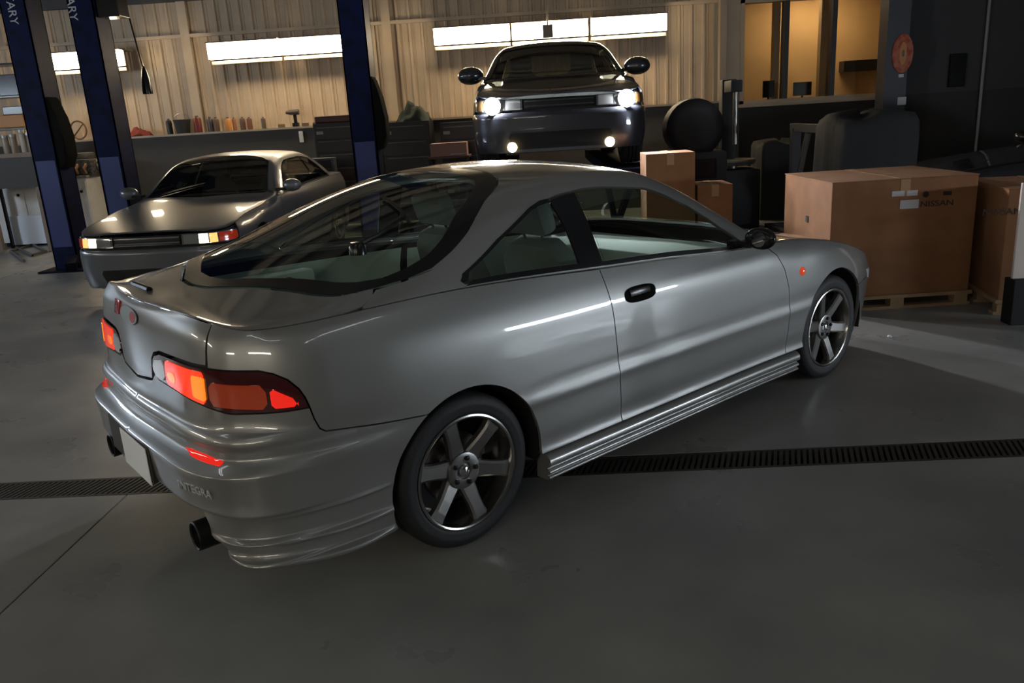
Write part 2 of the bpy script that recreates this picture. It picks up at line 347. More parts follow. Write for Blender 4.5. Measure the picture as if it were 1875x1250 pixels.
class Shell:
    def __init__(self, B, root, spacing=.025):
        self.B, self.root, self.h = B, root, spacing
    # chart points: X(x,z) on the flank, R(w,z) round the tail, F(w,z) round the nose, U(x,t) above the belt
    def X(self, x, z): return (float(self.B.sx(x)), z)
    def R(self, w, z): return (float(self.B.sw(w, 'wr')), z)
    def F(self, w, z): return (float(self.B.sw(w, 'wf')), z)
    def top(self, x0, x1, n=24, dz=0.): return [(float(self.B.sx(x)), float(self.B.zt_x(x))+dz) for x in np.linspace(x0, x1, n)]
    def arch(self, cx, cz, r, a0, a1, n=22): return [self.X(cx+r*math.cos(math.radians(a)), cz+r*math.sin(math.radians(a))) for a in np.linspace(a0, a1, n)]
    def pos(self, chart, q, off=0.):
        return self.B.low(q[:, 0], q[:, 1], off) if chart == 'low' else self.B.up(q[:, 0], q[:, 1]/TK)
    def nrm(self, chart, q):
        e = 1.5e-3
        lo = (self.B.s[0] if chart == 'low' else self.B.bx[0]+1e-4); hi = (self.B.L if chart == 'low' else self.B.bx[-1]-1e-4)
        du = self.pos(chart, np.c_[np.clip(q[:, 0]+e, lo, hi), q[:, 1]])-self.pos(chart, np.c_[np.clip(q[:, 0]-e, lo, hi), q[:, 1]])
        vlo, vhi = (-1, 9) if chart == 'low' else (0, 2*TK)
        dv = self.pos(chart, np.c_[q[:, 0], np.clip(q[:, 1]+e, vlo, vhi)])-self.pos(chart, np.c_[q[:, 0], np.clip(q[:, 1]-e, vlo, vhi)])
        n = np.cross(du, dv); n /= np.linalg.norm(n, axis=1)[:, None]+1e-12
        if chart == 'low':   # outward is away from the outline's inside
            ref = np.stack([np.interp(q[:, 0], self.B.s, self.B.nx), np.interp(q[:, 0], self.B.s, self.B.nw), 0*q[:, 0]], 1)
        else:
            ref = np.stack([0*q[:, 0], np.clip(1-q[:, 1]/TK, .0, 1)+.02, np.clip(q[:, 1]/TK, .15, 2)], 1)
        sg = np.sign((n*ref).sum(1)); sg[sg == 0] = 1; n = n*sg[:, None]
        ctr = (q[:, 0] < 1e-6) | (q[:, 0] > self.B.L-1e-6) if chart == 'low' else q[:, 1] > 2*TK-1e-6
        n[ctr, 1] = 0; n /= np.linalg.norm(n, axis=1)[:, None]+1e-12
        return n
    def blend(self, chart, q, n):
        """one soft normal across the shoulder where flank and upper body are one sheet (behind the doors)"""
        B = self.B
        if chart == 'low':
            x = np.interp(q[:, 0], B.s, B.X); d = B.ztop(q[:, 0])-q[:, 1]; w = np.clip(1-d/.05, 0, 1)
        else:
            x = q[:, 0]; w = np.clip(1-q[:, 1]/(.18*TK), 0, 1)
        w = w*w*(3-2*w)*np.clip((self.soft_x-x)/.05, 0, 1)*np.clip((x-self.soft_x0)/.05, 0, 1)
        if not w.any(): return n
        s = B.sx(x); a = self.nrm('low', np.c_[s, B.ztop(s)-.02]); b = self.nrm('up', np.c_[x, 0*x+.12*TK])
        j = a+b; j /= np.linalg.norm(j, axis=1)[:, None]; n = n*(1-w[:, None])+j*w[:, None]
        return n/np.linalg.norm(n, axis=1)[:, None]
    soft_x = -9; soft_x0 = 9
    def panel(self, name, chart, poly, material, holes=(), gap=.0025, off=0., lip=.014, center=None, zlines=(), h=None, parent=None, sides=(-1, 1), label=None):
        B = self.B; h = h or self.h
        sc = (lambda p: [(a, b*TK) for a, b in p]) if chart == 'up' else (lambda p: list(p))
        poly = clean(sc(poly)); holes = [clean(sc(q)) for q in holes]
        cv = {'front': (0, 0.), 'rear': (0, B.L), 'top': (1, 2*TK)}.get(center)
        on = lambda q: cv is not None and abs(q[cv[0]]-cv[1]) < 2e-3
        def prep(pl, g):
            pl = dens(pl, h); ins = inset(pl, g); r = []
            for a, b in zip(pl, ins):
                b = list(b)
                if on(a): b[cv[0]] = cv[1]
                r.append(tuple(b))
            return clean(r)
        poly = prep(poly, gap); holes = [prep(q, -gap) for q in holes]
        P = np.array(poly); lo, hi = P.min(0), P.max(0)
        gx = np.arange(lo[0]+h*.5, hi[0], h); gz = np.arange(lo[1]+h*.5, hi[1], h)
        if len(zlines): gz = np.array(sorted([z for z in gz if min(abs(z-q) for q in zlines) > h*.3]+[z for z in zlines if lo[1] < z < hi[1]]))
        G = np.array([(a, b) for a in gx for b in gz]) if len(gx) and len(gz) else np.zeros((0, 2))
        if len(G):
            m = inside(G, poly) & (edge_dist(G, poly) > (h*.3 if not len(zlines) else .004))
            for q in holes: m &= ~inside(G, q) & (edge_dist(G, q) > h*.3)
            G = G[m]
        V = list(poly); E = [(i, (i+1) % len(poly)) for i in range(len(poly))]
        for q in holes:
            o = len(V); V += q; E += [(o+i, o+(i+1) % len(q)) for i in range(len(q))]
        V += [tuple(g) for g in G]
        r = delaunay_2d_cdt([Vector(v) for v in V], E, [], 0, 1e-6)
        q = np.array([(v.x, v.y) for v in r[0]]); F = np.array([f[:3] for f in r[2]])
        c = q[F].mean(1); m = inside(c, poly)
        for hq in holes: m &= ~inside(c, hq)
        ar = np.abs(np.cross(q[F[:, 1]]-q[F[:, 0]], q[F[:, 2]]-q[F[:, 0]])); F = F[m & (ar > 1e-9)]
        p = self.pos(chart, q); n = self.nrm(chart, q); n = self.blend(chart, q, n)
        if off: p = p+n*off
        fn = np.cross(p[F[:, 1]]-p[F[:, 0]], p[F[:, 2]]-p[F[:, 0]]); fl = (fn*n[F].mean(1)).sum(1) < 0; F[fl] = F[fl][:, ::-1]
        # lip round the free edges
        cnt = {}
        for f in F:
            for a, b in ((f[0], f[1]), (f[1], f[2]), (f[2], f[0])): cnt[(a, b)] = 1
        be = [e for e in cnt if (e[1], e[0]) not in cnt and not (on(q[e[0]]) and on(q[e[1]]))]
        p = p.tolist(); N = n.tolist(); F = F.tolist()
        if lip and be:
            idx = {}
            for a, b in be:
                ed = np.array(p[b])-np.array(p[a]); o = np.cross(ed, n[a]); o = o/(np.linalg.norm(o)+1e-12)
                for k in (a, b):
                    if k not in idx:
                        idx[k] = (len(p), len(p)+1); p.append(list(p[k])); N.append(o.tolist()); p.append((np.array(p[k])-n[k]*lip).tolist()); N.append(o.tolist())
                    else:
                        for w in idx[k]: N[w] = (np.array(N[w])+o).tolist()
            for a, b in be: F.append([idx[b][0], idx[a][0], idx[a][1], idx[b][1]])
        p = np.array(p); N = np.array(N); N /= np.linalg.norm(N, axis=1)[:, None]+1e-12
        out = []
        def emit(p, N, F):
            me = bpy.data.meshes.new(name); me.from_pydata(p.tolist(), [], F); me.update()
            me.polygons.foreach_set('use_smooth', [True]*len(me.polygons))
            me.normals_split_custom_set_from_vertices([tuple(v) for v in N])
            o = link(name, me, material, parent or self.root)
            if label: o['label'] = label
            out.append(o)
        mir = np.array([1, -1, 1])
        if center:
            Fr = [f[::-1] for f in F]; k = len(p)
            emit(np.r_[p*mir, p], np.r_[N*mir, N], Fr+[[i+k for i in f] for f in F])
        else:
            for sd in sides:
                pr = parent[0 if sd < 0 else 1] if isinstance(parent, (list, tuple)) else parent
                pp, parent_ = parent, pr; 
                me_p = p*mir if sd < 0 else p; me_n = N*mir if sd < 0 else N; me_f = [f[::-1] for f in F] if sd < 0 else F
                me = bpy.data.meshes.new(name); me.from_pydata(me_p.tolist(), [], me_f); me.update()
                me.polygons.foreach_set('use_smooth', [True]*len(me.polygons)); me.normals_split_custom_set_from_vertices([tuple(v) for v in me_n])
                o = link(name, me, material, pr or self.root)
                if label: o['label'] = label
                out.append(o)
        return out
# ------------------------------------------------------------------ wheels
SPOKE = mat('satin_grey_alloy', (.23, .225, .215), .34, .9)
RIMM = mat('polished_rim', (.38, .37, .35), .22, 1.0)
DISC = mat('brake_disc_steel', (.20, .18, .16), .4, 1.0)
def spoke_mesh(ang, n=6):
    st = [(.036, .036, -.064), (.075, .033, -.071), (.13, .0285, -.082), (.175, .029, -.089), (.206, .034, -.092)]
    v = []; f = []
    for r, hw, y in st:
        for t, yy in ((-hw, y+.030), (-hw, y+.007), (-hw*.72, y), (hw*.72, y), (hw, y+.007), (hw, y+.030)): v.append((r, yy, t))
    for i in range(len(st)-1):
        for k in range(6): a = i*6+k; b = i*6+(k+1) % 6; f.append((a, b, b+6, a+6))
    f.append((0, 5, 4, 3, 2, 1)); k = (len(st)-1)*6; f.append(tuple(range(k, k+6)))
    c, s = math.cos(ang), math.sin(ang)
    return [(x*c-z*s, y, x*s+z*c) for x, y, z in v], f
def make_wheel(parent, R=.297, alloy=SPOKE, nsp=6, rr=.222, detail=True):
    k = rr/.222
    n = 56 if detail else 28
    rim = MB().lathe([(.2235*k, -.100), (.2235*k, -.104), (.217*k, -.106), (.211*k, -.103), (.208*k, -.094), (.206*k, -.080), (.199*k, -.062), (.193*k, -.02), (.191*k, .07), (.214*k, .098)], 'y', n).build('wheel', RIMM if detail else alloy, parent, True)
    tp = [(rr-.003, -.096), (rr+.006, -.103), (rr+.016, -.1055), (rr+.03, -.1045), (rr+.036, -.1062), (rr+.044, -.104), (R-.014, -.098), (R-.005, -.088), (R, -.074)]
    for y in (-.036, 0, .036): tp += [(R+.001, y-.006), (R-.007, y-.004), (R-.007, y+.004), (R+.001, y+.006)]
    tp += [(R, .074), (R-.005, .088), (rr+.03, .104), (rr-.003, .096)]
    MB().lathe(tp, 'y', n).build('tyre', RUBBER, rim, True)
    MB().lathe([(.001, -.070), (.030, -.070), (.034, -.078), (.062, -.080), (.070, -.077), (.073, -.066), (.073, .02), (.001, .02)], 'y', 36).build('hub', alloy, rim, True)
    for i in range(nsp):
        v, f = spoke_mesh(2*math.pi*i/nsp); v = [(x*k, y, z*k) for x, y, z in v]
        o = pydata('spoke', v, f, alloy, rim)
        bm = bmesh.new(); bm.from_mesh(o.data); bmesh.ops.recalc_face_normals(bm, faces=bm.faces); bm.to_mesh(o.data); bm.free()
    MB().lathe([(.001, -.086), (.014, -.085), (.021, -.080), (.024, -.066)], 'y', 24).build('centre_cap', CHROME, rim, True)
    if detail:
        for i in range(5):
            a = 2*math.pi*i/5+.3
            MB().lathe([(.001, -.089), (.008, -.088), (.0105, -.084), (.0105, -.07)], 'y', 6, (.050*math.cos(a), 0, .050*math.sin(a))).build('lug_nut', BLACK, rim)
    MB().lathe([(.07, -.012), (.135, -.012), (.137, -.008), (.137, .008), (.135, .012), (.07, .012)], 'y', 40).build('brake_disc', DISC, rim, True)
    return rim
def wheels(root, wb, yw, R, rr=.222, alloy=SPOKE, nsp=6, detail=True, steer=0., ang=(0, 0)):
    w = make_wheel(root, R, alloy, nsp, rr, detail)
    for i, (x, sd) in enumerate(((0, -1), (wb, -1), (0, 1), (wb, 1))):
        o = w if i == 0 else copy_tree(w, root)
        o.location = (x, sd*yw, R); o.rotation_euler = (0, ang[i % 2], (0 if sd < 0 else math.pi)+(steer if x > 1 else 0))
def mirror_part(root, x, w, z, material, sides=(-1, 1), s=1.):
    for sd in sides:
        bm = bmesh.new(); bmesh.ops.create_uvsphere(bm, u_segments=20, v_segments=12, radius=1.)
        for v in bm.verts:
            c = v.co; c.x = (c.x*.075 if c.x > 0 else c.x*.025)*s; c.y *= .095*s; c.z *= .062*s
            c.x -= abs(c.y)*.15
        bmesh.ops.translate(bm, vec=(x, sd*w, z), verts=bm.verts)
        me = bpy.data.meshes.new('door_mirror'); bm.to_mesh(me); bm.free(); o = link('door_mirror', me, material, root, True)
        MB().prism([(x-.03, sd*(w-.17)), (x+.07, sd*(w-.17)), (x+.05, sd*(w-.05)), (x-.0, sd*(w-.05))], z-.05, z-.02).build('mirror_stalk', BLACK, o)
        MB().lathe([(.001, 0), (.045*s, 0), (.046*s, .004)], 'x', 20, (x-.028*s, sd*w, z)).build('mirror_glass', mat('dark_mirror', (.10, .10, .11), .1, 1.), o)
SEAT = mat('dark_seat_cloth', (.10, .11, .104), .9, bump=(120, .2))
TRIM = mat('cabin_trim', (.36, .40, .365), .75)
GREEN_TRIM = mat('pale_cabin_lining', (.48, .56, .50), .8)
def seat(root, x, y, rear=False, h=.62):
    M = Matrix.Translation((x, y, .30)) 
    s = MB(); s.box(-.05, .48, -.24, .24, .02, .19, .05, M)
    o = s.build('seat', SEAT, root, True)
    Mb = M @ Matrix.Translation((-.02, 0, .15)) @ Matrix.Rotation(math.radians(-18), 4, 'Y')
    MB().prism([(-.24, 0), (.24, 0), (.25, .30), (.20, .52), (.12, .60), (-.12, .60), (-.20, .52), (-.25, .30)], -.06, .05, Mb @ Matrix(((0, 0, 1, 0), (1, 0, 0, 0), (0, 1, 0, 0), (0, 0, 0, 1))), .03).build('backrest', SEAT, o, True)
    MB().box(-.04, .05, -.13, .13, .63, .79, .035, Mb).build('headrest', SEAT, o, True)
    MB().tube([Mb @ Vector((0, -.06, .58)), Mb @ Vector((0, -.06, .66))], .007).tube([Mb @ Vector((0, .06, .58)), Mb @ Vector((0, .06, .66))], .007).build('headrest_post', CHROME, o)
def cabin(root, x_dash, x_seat, x_rear, w=.66, zf=.30, lhd=1):
    box('cabin_floor', x_rear-.55, x_dash+.3, -w, w, zf-.03, zf, TRIM, root)
    d = MB().prism([(x_dash-.16, zf+.20), (x_dash-.20, zf+.44), (x_dash-.12, zf+.52), (x_dash+.30, zf+.53), (x_dash+.30, zf+.1), (x_dash-.05, zf+.1)], -w, w, Matrix(((1, 0, 0, 0), (0, 0, -1, 0), (0, 1, 0, 0), (0, 0, 0, 1))), .02).build('dashboard', TRIM, root, True)
    for y in (-.36, .36): seat(root, x_seat, y)
    rs = MB().box(x_rear-.05, x_rear+.42, -.55, .55, zf+.02, zf+.16, .04).build('rear_seat', SEAT, root, True)
    M = Matrix.Translation((x_rear-.02, 0, zf+.12)) @ Matrix.Rotation(math.radians(-24), 4, 'Y')
    for sd in (-1, 1): MB().box(-.07, .05, sd*.29-.26, sd*.29+.26, 0, .50, .04, M).build('rear_backrest', SEAT, rs, True)
    y = .36*lhd; c = Vector((x_dash-.34, y, zf+.42)); pts = []
    for i in range(29):
        a = 2*math.pi*i/28; pts.append(c+Vector((math.sin(a)*.18*.42, math.cos(a)*.18, math.sin(a)*.18*.9)))
    st = MB().tube(pts, .014, 8, False).build('steering_wheel', BLACK, root, True)
    MB().tube([c, c+Vector((.2, 0, -.06))], [.05, .03], 10).build('steering_column', BLACK, st, True)

# ------------------------------------------------------------------ the grey coupe in front
GREY_PAINT = paint('grey_car_paint', (.235, .233, .225), .38, .55)
GLASS = glass_mat('green_tinted_glass', (.80, .90, .85))
DARK_GLASS = glass_mat('smoked_glass', (.20, .22, .22))
LENS_HOUSING = mat('tail_lamp_housing', (.05, .004, .006), .12, coat=1.)
def lens(name, c, e, s): return mat(name, c, .12, coat=1., emit=e, estr=s)
RED_LENS = lens('lit_red_lens', (.5, .010, .008), (1., .022, .010), .55)
ORANGE_RED = lens('lit_orange_red_lens', (.5, .025, .008), (1., .045, .010), .85)
YELLOW_LENS = lens('lit_yellow_lens', (.6, .18, .02), (1., .20, .015), 1.0)
AMBER_LENS = lens('amber_lens', (.20, .035, .008), (.7, .05, .01), .12)
DEEP_RED = lens('unlit_red_lens', (.20, .006, .008), (1, .02, .01), .03)
WHITE_LENS = lens('white_reverse_lens', (.62, .66, .68), (.8, .9, 1.), .06)

def build_integra():
    root = thing('car', 'grey two-door hatchback coupe with lit red tail lights, parked across the floor drain', 'car', (-.8414, 3.3181, 0), math.radians(41.887))
    B = Body(**INTEGRA); S = Shell(B, root, .022)
    S.soft_x, S.soft_x0 = .35, -.72
    X, Rr, Ff = S.X, S.R, S.F
    L = B.L; P = GREY_PAINT
    d_front = [(1.905, .862), (1.99, .80), (2.045, .72), (2.08, .62), (2.09, .5), (2.085, .4), (2.07, .268)]
    d_rear = [(.745, .935), (.762, .8), (.782, .6), (.797, .42), (.803, .268)]
    fr, rr = .338, .336
    side_z = [.42, .46, .478, .488, .498, .508, .52, .54, .26, .28, .3]
    # front
    S.panel('front_bumper', 'low', [(0, .17), X(2.95, .17), X(2.915, .20)]+S.arch(2.57, .30, fr, -14, 36, 10)+[X(3.0, .515), X(3.2, .50), X(3.33, .475), (0, .47)], P, center='front')
    S.panel('front_fender', 'low', [X(2.07, .268), X(2.234, .268)]+S.arch(2.57, .30, fr, 185, 36, 30)+[X(3.0, .515), X(3.2, .50), X(3.30, .49)]+S.top(3.27, 1.905, 30)+[X(*q) for q in d_front[1:-1]], P, zlines=side_z)
    hl = S.panel('headlamp', 'low', [Ff(.36, .44), Ff(.68, .45), X(3.05, .50), X(3.0, .56), X(3.2, .54), Ff(.40, .50)], WHITE_LENS, off=.004)
    S.panel('door', 'low', [X(*q) for q in d_front]+[X(*q) for q in d_rear[::-1]]+S.top(.745, 1.905, 30)[1:-1], P, zlines=side_z)
    # tail lamp outline
    x62 = float(np.interp(float(B.sw(.62, 'wr')), B.s, B.X))
    tl = [Rr(.190, .80), Rr(.203, .774), Rr(.23, .758), Rr(.41, .748), Rr(.55, .738), Rr(.64, .728), Rr(.70, .719), X(-.66, .716), X(-.583, .718), X(-.592, .752), X(-.606, .782), X(-.635, .815), X(-.675, .838), X(-.72, .851), Rr(.63, .858), Rr(.45, .857), Rr(.26, .854), Rr(.214, .84), Rr(.195, .822)]
    low_edge = [Rr(.190, .795), Rr(.203, .774), Rr(.23, .758), Rr(.41, .748), Rr(.55, .738), Rr(.64, .728), Rr(.70, .719), X(-.66, .716), X(-.583, .718)]
    S.panel('quarter_panel', 'low', [X(.335, .268), X(.803, .268)]+[X(*q) for q in d_rear[::-1][1:-1]]+S.top(.745, x62, 44)+[Rr(.62, .92), Rr(.622, .859), X(-.72, .851), X(-.675, .838), X(-.635, .815), X(-.606, .782), X(-.592, .752), X(-.583, .718), X(-.575, .68), X(-.562, .645), X(-.545, .632), X(-.40, .612), X(-.175, .588)]+S.arch(0, .30, rr, 121, -5.5, 30)[1:-1], P, zlines=side_z)
    S.panel('rear_bumper', 'low', S.arch(0, .30, rr, 121, 198, 16)+[X(-.33, .187), X(-.55, .187), Rr(.78, .20), Rr(.70, .212), Rr(.62, .215), Rr(.585, .25), Rr(.565, .34), Rr(.54, .388), Rr(.40, .392), (L, .394), (L, .722), Rr(.16, .742)]+low_edge[1:]+[X(-.575, .68), X(-.562, .645), X(-.545, .632), X(-.40, .612), X(-.175, .588)], P, center='rear',
            zlines=[.19, .192, .198, .203, .208, .213, .218, .223, .23, .238, .25, .264, .27, .276, .282, .287, .292, .297, .302, .309, .316, .34, .36, .368, .374, .38, .387, .394, .40, .407, .415, .45, .5, .515, .525, .532, .54, .548, .558, .572, .585, .598, .61, .62, .63, .638, .645, .655, .665, .68, .70], h=.02)
    hs = S.panel('tail_light', 'low', tl, LENS_HOUSING, gap=.003, off=.001, lip=.03)
    def lz(name, s0, s1, zlo, zhi, m, o=.005, rnd=.012):
        a, b = s0, s1
        q = [(a+rnd, zlo(a+rnd)), (b-rnd, zlo(b-rnd)), (b, zlo(b)+rnd), (b, zhi(b)-rnd), (b-rnd, zhi(b-rnd)), (a+rnd, zhi(a+rnd)), (a, zhi(a)-rnd), (a, zlo(a)+rnd)]
        return S.panel(name, 'low', q, m, off=o, lip=.006, parent=hs, gap=.001, h=.012)
    sw = lambda w: float(B.sw(w, 'wr')); sX = lambda x: float(B.sx(x))
    zl = lambda s: float(np.interp(s, [sX(-.583), sX(-.66), sw(.70), sw(.64), sw(.55), sw(.41), sw(.22)], [.722, .722, .726, .735, .745, .755, .765]))
    zh = lambda s: float(np.interp(s, [sX(-.592), sX(-.606), sX(-.635), sX(-.675), sX(-.72), sw(.63), sw(.45), sw(.26), sw(.21)], [.745, .765, .795, .818, .835, .846, .847, .843, .830]))
    lz('reverse_lens', sw(.305), sw(.203), lambda s: zl(s)+.004, lambda s: zh(s)-.006, WHITE_LENS, rnd=.02)
    lz('lamp_lens', sw(.60), sw(.315), zl, zh, ORANGE_RED)
    lz('lamp_reflector', sw(.605), sw(.53), lambda s: zl(s)+.012, lambda s: zh(s)-.016, YELLOW_LENS, o=.007, rnd=.008)
    lz('lamp_core', sw(.40), sw(.335), lambda s: zl(s)+.02, lambda s: zh(s)-.034, YELLOW_LENS, o=.007, rnd=.012)
    lz('indicator_lens', sX(-.705), sw(.625), lambda s: zl(s)+.006, lambda s: zh(s)-.028, AMBER_LENS, rnd=.018)
    lz('brake_lens', sX(-.615), sX(-.695), lambda s: zl(s)+.006, lambda s: min(zh(s)-.03, .80), RED_LENS, rnd=.012)
    # hatch: rear face, deck and glass frame
    hatch = S.panel('tailgate', 'low', [(L, .728), Rr(.165, .748), Rr(.182, .80), Rr(.188, .826), Rr(.21, .849), Rr(.26, .862), Rr(.45, .866), Rr(.615, .866), Rr(.614, .92)]+[q for q in S.top(x62, -.925, 20)], P, center='rear')[0]
    glass_edge = [(-.615, 2.0), (-.60, 1.8), (-.525, 1.52), (-.43, 1.16), (-.345, .84), (-.24, .60), (-.13, .48), (-.02, .47), (.09, .61), (.21, .80), (.33, 1.0), (.46, 1.17), (.52, 1.28), (.56, 1.5), (.58, 2.0)]
    xr = float(B.bx[0])
    S.panel('tailgate_deck', 'up', [(xr+.003, 2.0), (xr+.003, .01), (-.70, .01), (-.40, .02), (-.33, .12), (-.27, .40)]+[(a-.012, b) for a, b in glass_edge[5::-1]], P, center='top', parent=hatch)
    rg = S.panel('rear_window', 'up', glass_edge, GLASS, center='top', lip=.004)[0]
    def band(poly, off):   # printed black border of a pane
        c = np.mean(np.array(poly), 0); return [tuple(np.array(q)+(c-np.array(q))*off) for q in poly]
    ge_in = [(-.545, 2.0), (-.53, 1.8), (-.455, 1.52), (-.36, 1.20), (-.28, .95), (-.20, .78), (-.11, .70), (-.02, .72), (.08, .84), (.19, 1.02), (.30, 1.15), (.40, 1.27), (.45, 1.38), (.48, 1.6), (.49, 2.0)]
    S.panel('glass_border', 'up', glass_edge+ge_in[::-1], BLACK, center='top', off=.0012, lip=.002, gap=.001, parent=rg, h=.03)
    # roof with pillars
    win = [(.085, .06), (.072, .12), (.10, .22), (.30, .52), (.50, .735), (.57, .78), (.66, .81), (.80, .825), (.92, .825), (1.165, .805), (1.30, .775), (1.43, .725), (1.55, .63), (1.66, .45), (1.75, .22), (1.79, .06)]
    S.panel('roof', 'up', [(-.33, .004), (1.955, .004), (1.985, .6), (1.94, 1.0), (1.75, 1.05), (1.5, 1.075), (1.27, 1.10), (1.19, 1.25), (1.155, 1.6), (1.14, 2.0)]+[(a+.008, b+(.02 if a < .45 else 0)) for a, b in glass_edge[::-1][:9]]+[(-.02, .44), (-.14, .44), (-.25, .54), (-.285, .36), (-.335, .10)], P, center='top', holes=[win])
    S.panel('windscreen', 'up', [(2.125, 2.0), (2.10, 1.6), (2.04, 1.2), (1.975, 1.03), (1.75, 1.065), (1.5, 1.09), (1.28, 1.115), (1.20, 1.27), (1.165, 1.6), (1.15, 2.0)], GLASS, center='top', lip=.004)
    S.panel('bonnet', 'up', [(2.14, 2.0), (2.11, 1.6), (2.05, 1.2), (1.99, 1.0), (1.97, .02), (2.3, .015), (3.0, .02), (float(B.bx[-1])-.02, .05), (float(B.bx[-1])-.01, 2.0)], P, center='top')
    S.panel('quarter_window', 'up', [(.10, .10), (.12, .22), (.31, .51), (.505, .72), (.56, .755), (.60, .76), (.625, .5), (.638, .09)], GLASS, lip=.004)
    S.panel('pillar_trim', 'up', [(.645, .05), (.632, .5), (.608, .78), (.66, .80), (.755, .815), (.765, .5), (.775, .05)], BLACK, lip=.01)
    S.panel('door_window', 'up', [(.782, .08), (.772, .5), (.765, .80), (.92, .805), (1.165, .785), (1.30, .755), (1.43, .705), (1.54, .61), (1.64, .45), (1.73, .22), (1.765, .09)], GLASS, lip=.004)
    S.panel('window_rubber', 'up', [(.075, .02), (1.82, .02), (1.78, .085), (1.64, .09), (.80, .075), (.64, .085), (.12, .10)], BLACK, off=.003, lip=.006, h=.03)
    qt = S.panel('quarter_window_rubber', 'up', [(.07, .10), (.098, .10), (.118, .22), (.308, .515), (.50, .728), (.555, .762), (.61, .768), (.605, .80), (.56, .80), (.49, .765), (.29, .54), (.085, .22)], BLACK, off=.002, lip=.005, h=.03, gap=.0005)
    S.panel('door_card', 'low', [X(1.86, .33), X(.85, .33), X(.82, .895), X(1.86, .845)], GREEN_TRIM, off=-.045, lip=0, gap=0, h=.06)
    S.panel('side_card', 'low', [X(.78, .68), X(-.30, .69), X(-.45, .93), X(.78, .905)], GREEN_TRIM, off=-.045, lip=0, gap=0, h=.06)
    # dark inner shell behind the shut lines, wheel liners, underside
    Z0 = .20
    sh = [(0, Z0), X(2.96, Z0)]+S.arch(2.57, .30, fr+.012, -16, 196, 24)+[X(.40, Z0)]+S.arch(0, .30, rr+.012, -16, 168, 24)+[X(-.5, .35), Rr(.6, .41), Rr(.4, .42), (L, .42)]+[(float(B.sx(x)), float(B.zt_x(x))-.015) for x in np.linspace(-.925, 3.40, 60)]
    S.panel('inner_shell', 'low', sh, DARK, center='rear', off=-.022, lip=0, gap=0, h=.05)
    for x in (0, 2.57):
        for sd in (-1, 1):
            MB().lathe([(.352, 0), (.352, .26), (.05, .26)], 'y', 28, (x, sd*.80 if sd < 0 else .54, .30), arc=(math.radians(-12), math.radians(192))).build('wheel_liner', DARK, root) if sd < 0 else MB().lathe([(.05, 0), (.352, 0), (.352, .26)], 'y', 28, (x, .54, .30), arc=(math.radians(-12), math.radians(192))).build('wheel_liner', DARK, root)
    MB().box(-.60, 3.1, -.52, .52, .17, .24).box(.42, 2.15, -.74, .74, .18, .27).build('underbody', DARK, root)
    # side skirts
    prof = [(-.05, .262), (-.012, .262), (.008, .256), (.022, .245), (.027, .230), (.024, .212), (.006, .204), (.006, .199), (.018, .193), (.021, .185), (.018, .178), (.008, .174), (.008, .171), (.018, .166), (.017, .157), (.006, .150), (-.06, .150)]
    for _ in range(2):   # round the ridges
        prof = [prof[0]]+[q for a, b in zip(prof, prof[1:]) for q in ((a[0]*.75+b[0]*.25, a[1]*.75+b[1]*.25), (a[0]*.25+b[0]*.75, a[1]*.25+b[1]*.75))]+[prof[-1]]
    for sd in (-1, 1):
        v = []; f = []; xs = np.linspace(.36, 2.178, 40); n = len(prof)
        for x in xs:
            w = float(np.interp(-x, -B.X, B.W))-.012
            for d, z in prof: v.append((x, sd*(w+d), z))
        for i in range(len(xs)-1):
            for k in range(n-1):
                q = (i*n+k, i*n+k+1, (i+1)*n+k+1, (i+1)*n+k); f.append(q if sd < 0 else q[::-1])
        f.append(tuple(range(n)) if sd < 0 else tuple(range(n))[::-1]); e = (len(xs)-1)*n; f.append(tuple(range(e, e+n))[::-1] if sd < 0 else tuple(range(e, e+n)))
        k = len(f)-2; o = pydata('side_skirt', v, f, P, root, True)
        for e_ in (k, k+1): o.data.polygons[e_].use_smooth = False
        wn = [Vector((0, sd*(prof[min(i+1, n-1)][1]-prof[max(i-1, 0)][1])*-1, sd*0+(prof[min(i+1, n-1)][0]-prof[max(i-1, 0)][0]))).normalized() for i in range(n)]
        o.data.normals_split_custom_set([(wn[o.data.loops[l].vertex_index % n] if p_.index < k else p_.normal) for p_ in o.data.polygons for l in p_.loop_indices])
    # badges, plate, reflectors, handles, markers
    def frame_low(s, z, off, sd=-1):   # matrix on the flank / tail: x along the body, y up the surface, z outwards (right side)
        q = np.array([[s, z]]); p = S.pos('low', q)[0]*[1, sd, 1]; n = S.nrm('low', q)[0]*[1, sd, 1]
        zv = Vector(n); yv = (Vector((0, 0, 1))-zv*zv.z).normalized(); xv = yv.cross(zv)
        M = Matrix((xv, yv, zv)).transposed().to_4x4(); M.translation = Vector(p)+zv*off; return M
    PLATE = mat('white_number_plate', (.78, .80, .80), .35)
    pm = Matrix(((0, 0, -1, -.938), (-1, 0, 0, -.068), (0, 1, 0, .468), (0, 0, 0, 1)))
    BR = mat('brown_plastic', (.03, .022, .016), .6)
    MB().box(-.33, .165, -.072, .066, -.022, -.006, .004, pm).build('plate_recess', BR, root)
    pl = MB().box(-.153, .153, -.082, .058, -.004, .0, .002, pm).build('number_plate', PLATE, root)
    RED_PLASTIC = mat('red_badge', (.50, .02, .02), .25, coat=1.)
    bm_ = frame_low(float(B.sw(.20, 'wr')), .952, .004, 1)
    bd = MB().box(-.037, .037, -.026, .026, -.004, .002, .006, bm_).build('badge', RED_PLASTIC, root, True)
    MB().box(-.020, -.013, -.017, .017, .002, .004, 0, bm_).box(.013, .020, -.017, .017, .002, .004, 0, bm_).box(-.013, .013, -.003, .003, .002, .004, 0, bm_).build('badge_letter', CHROME, bd)
    SILV = mat('silver_decal', (.42, .47, .49), .3, .5)
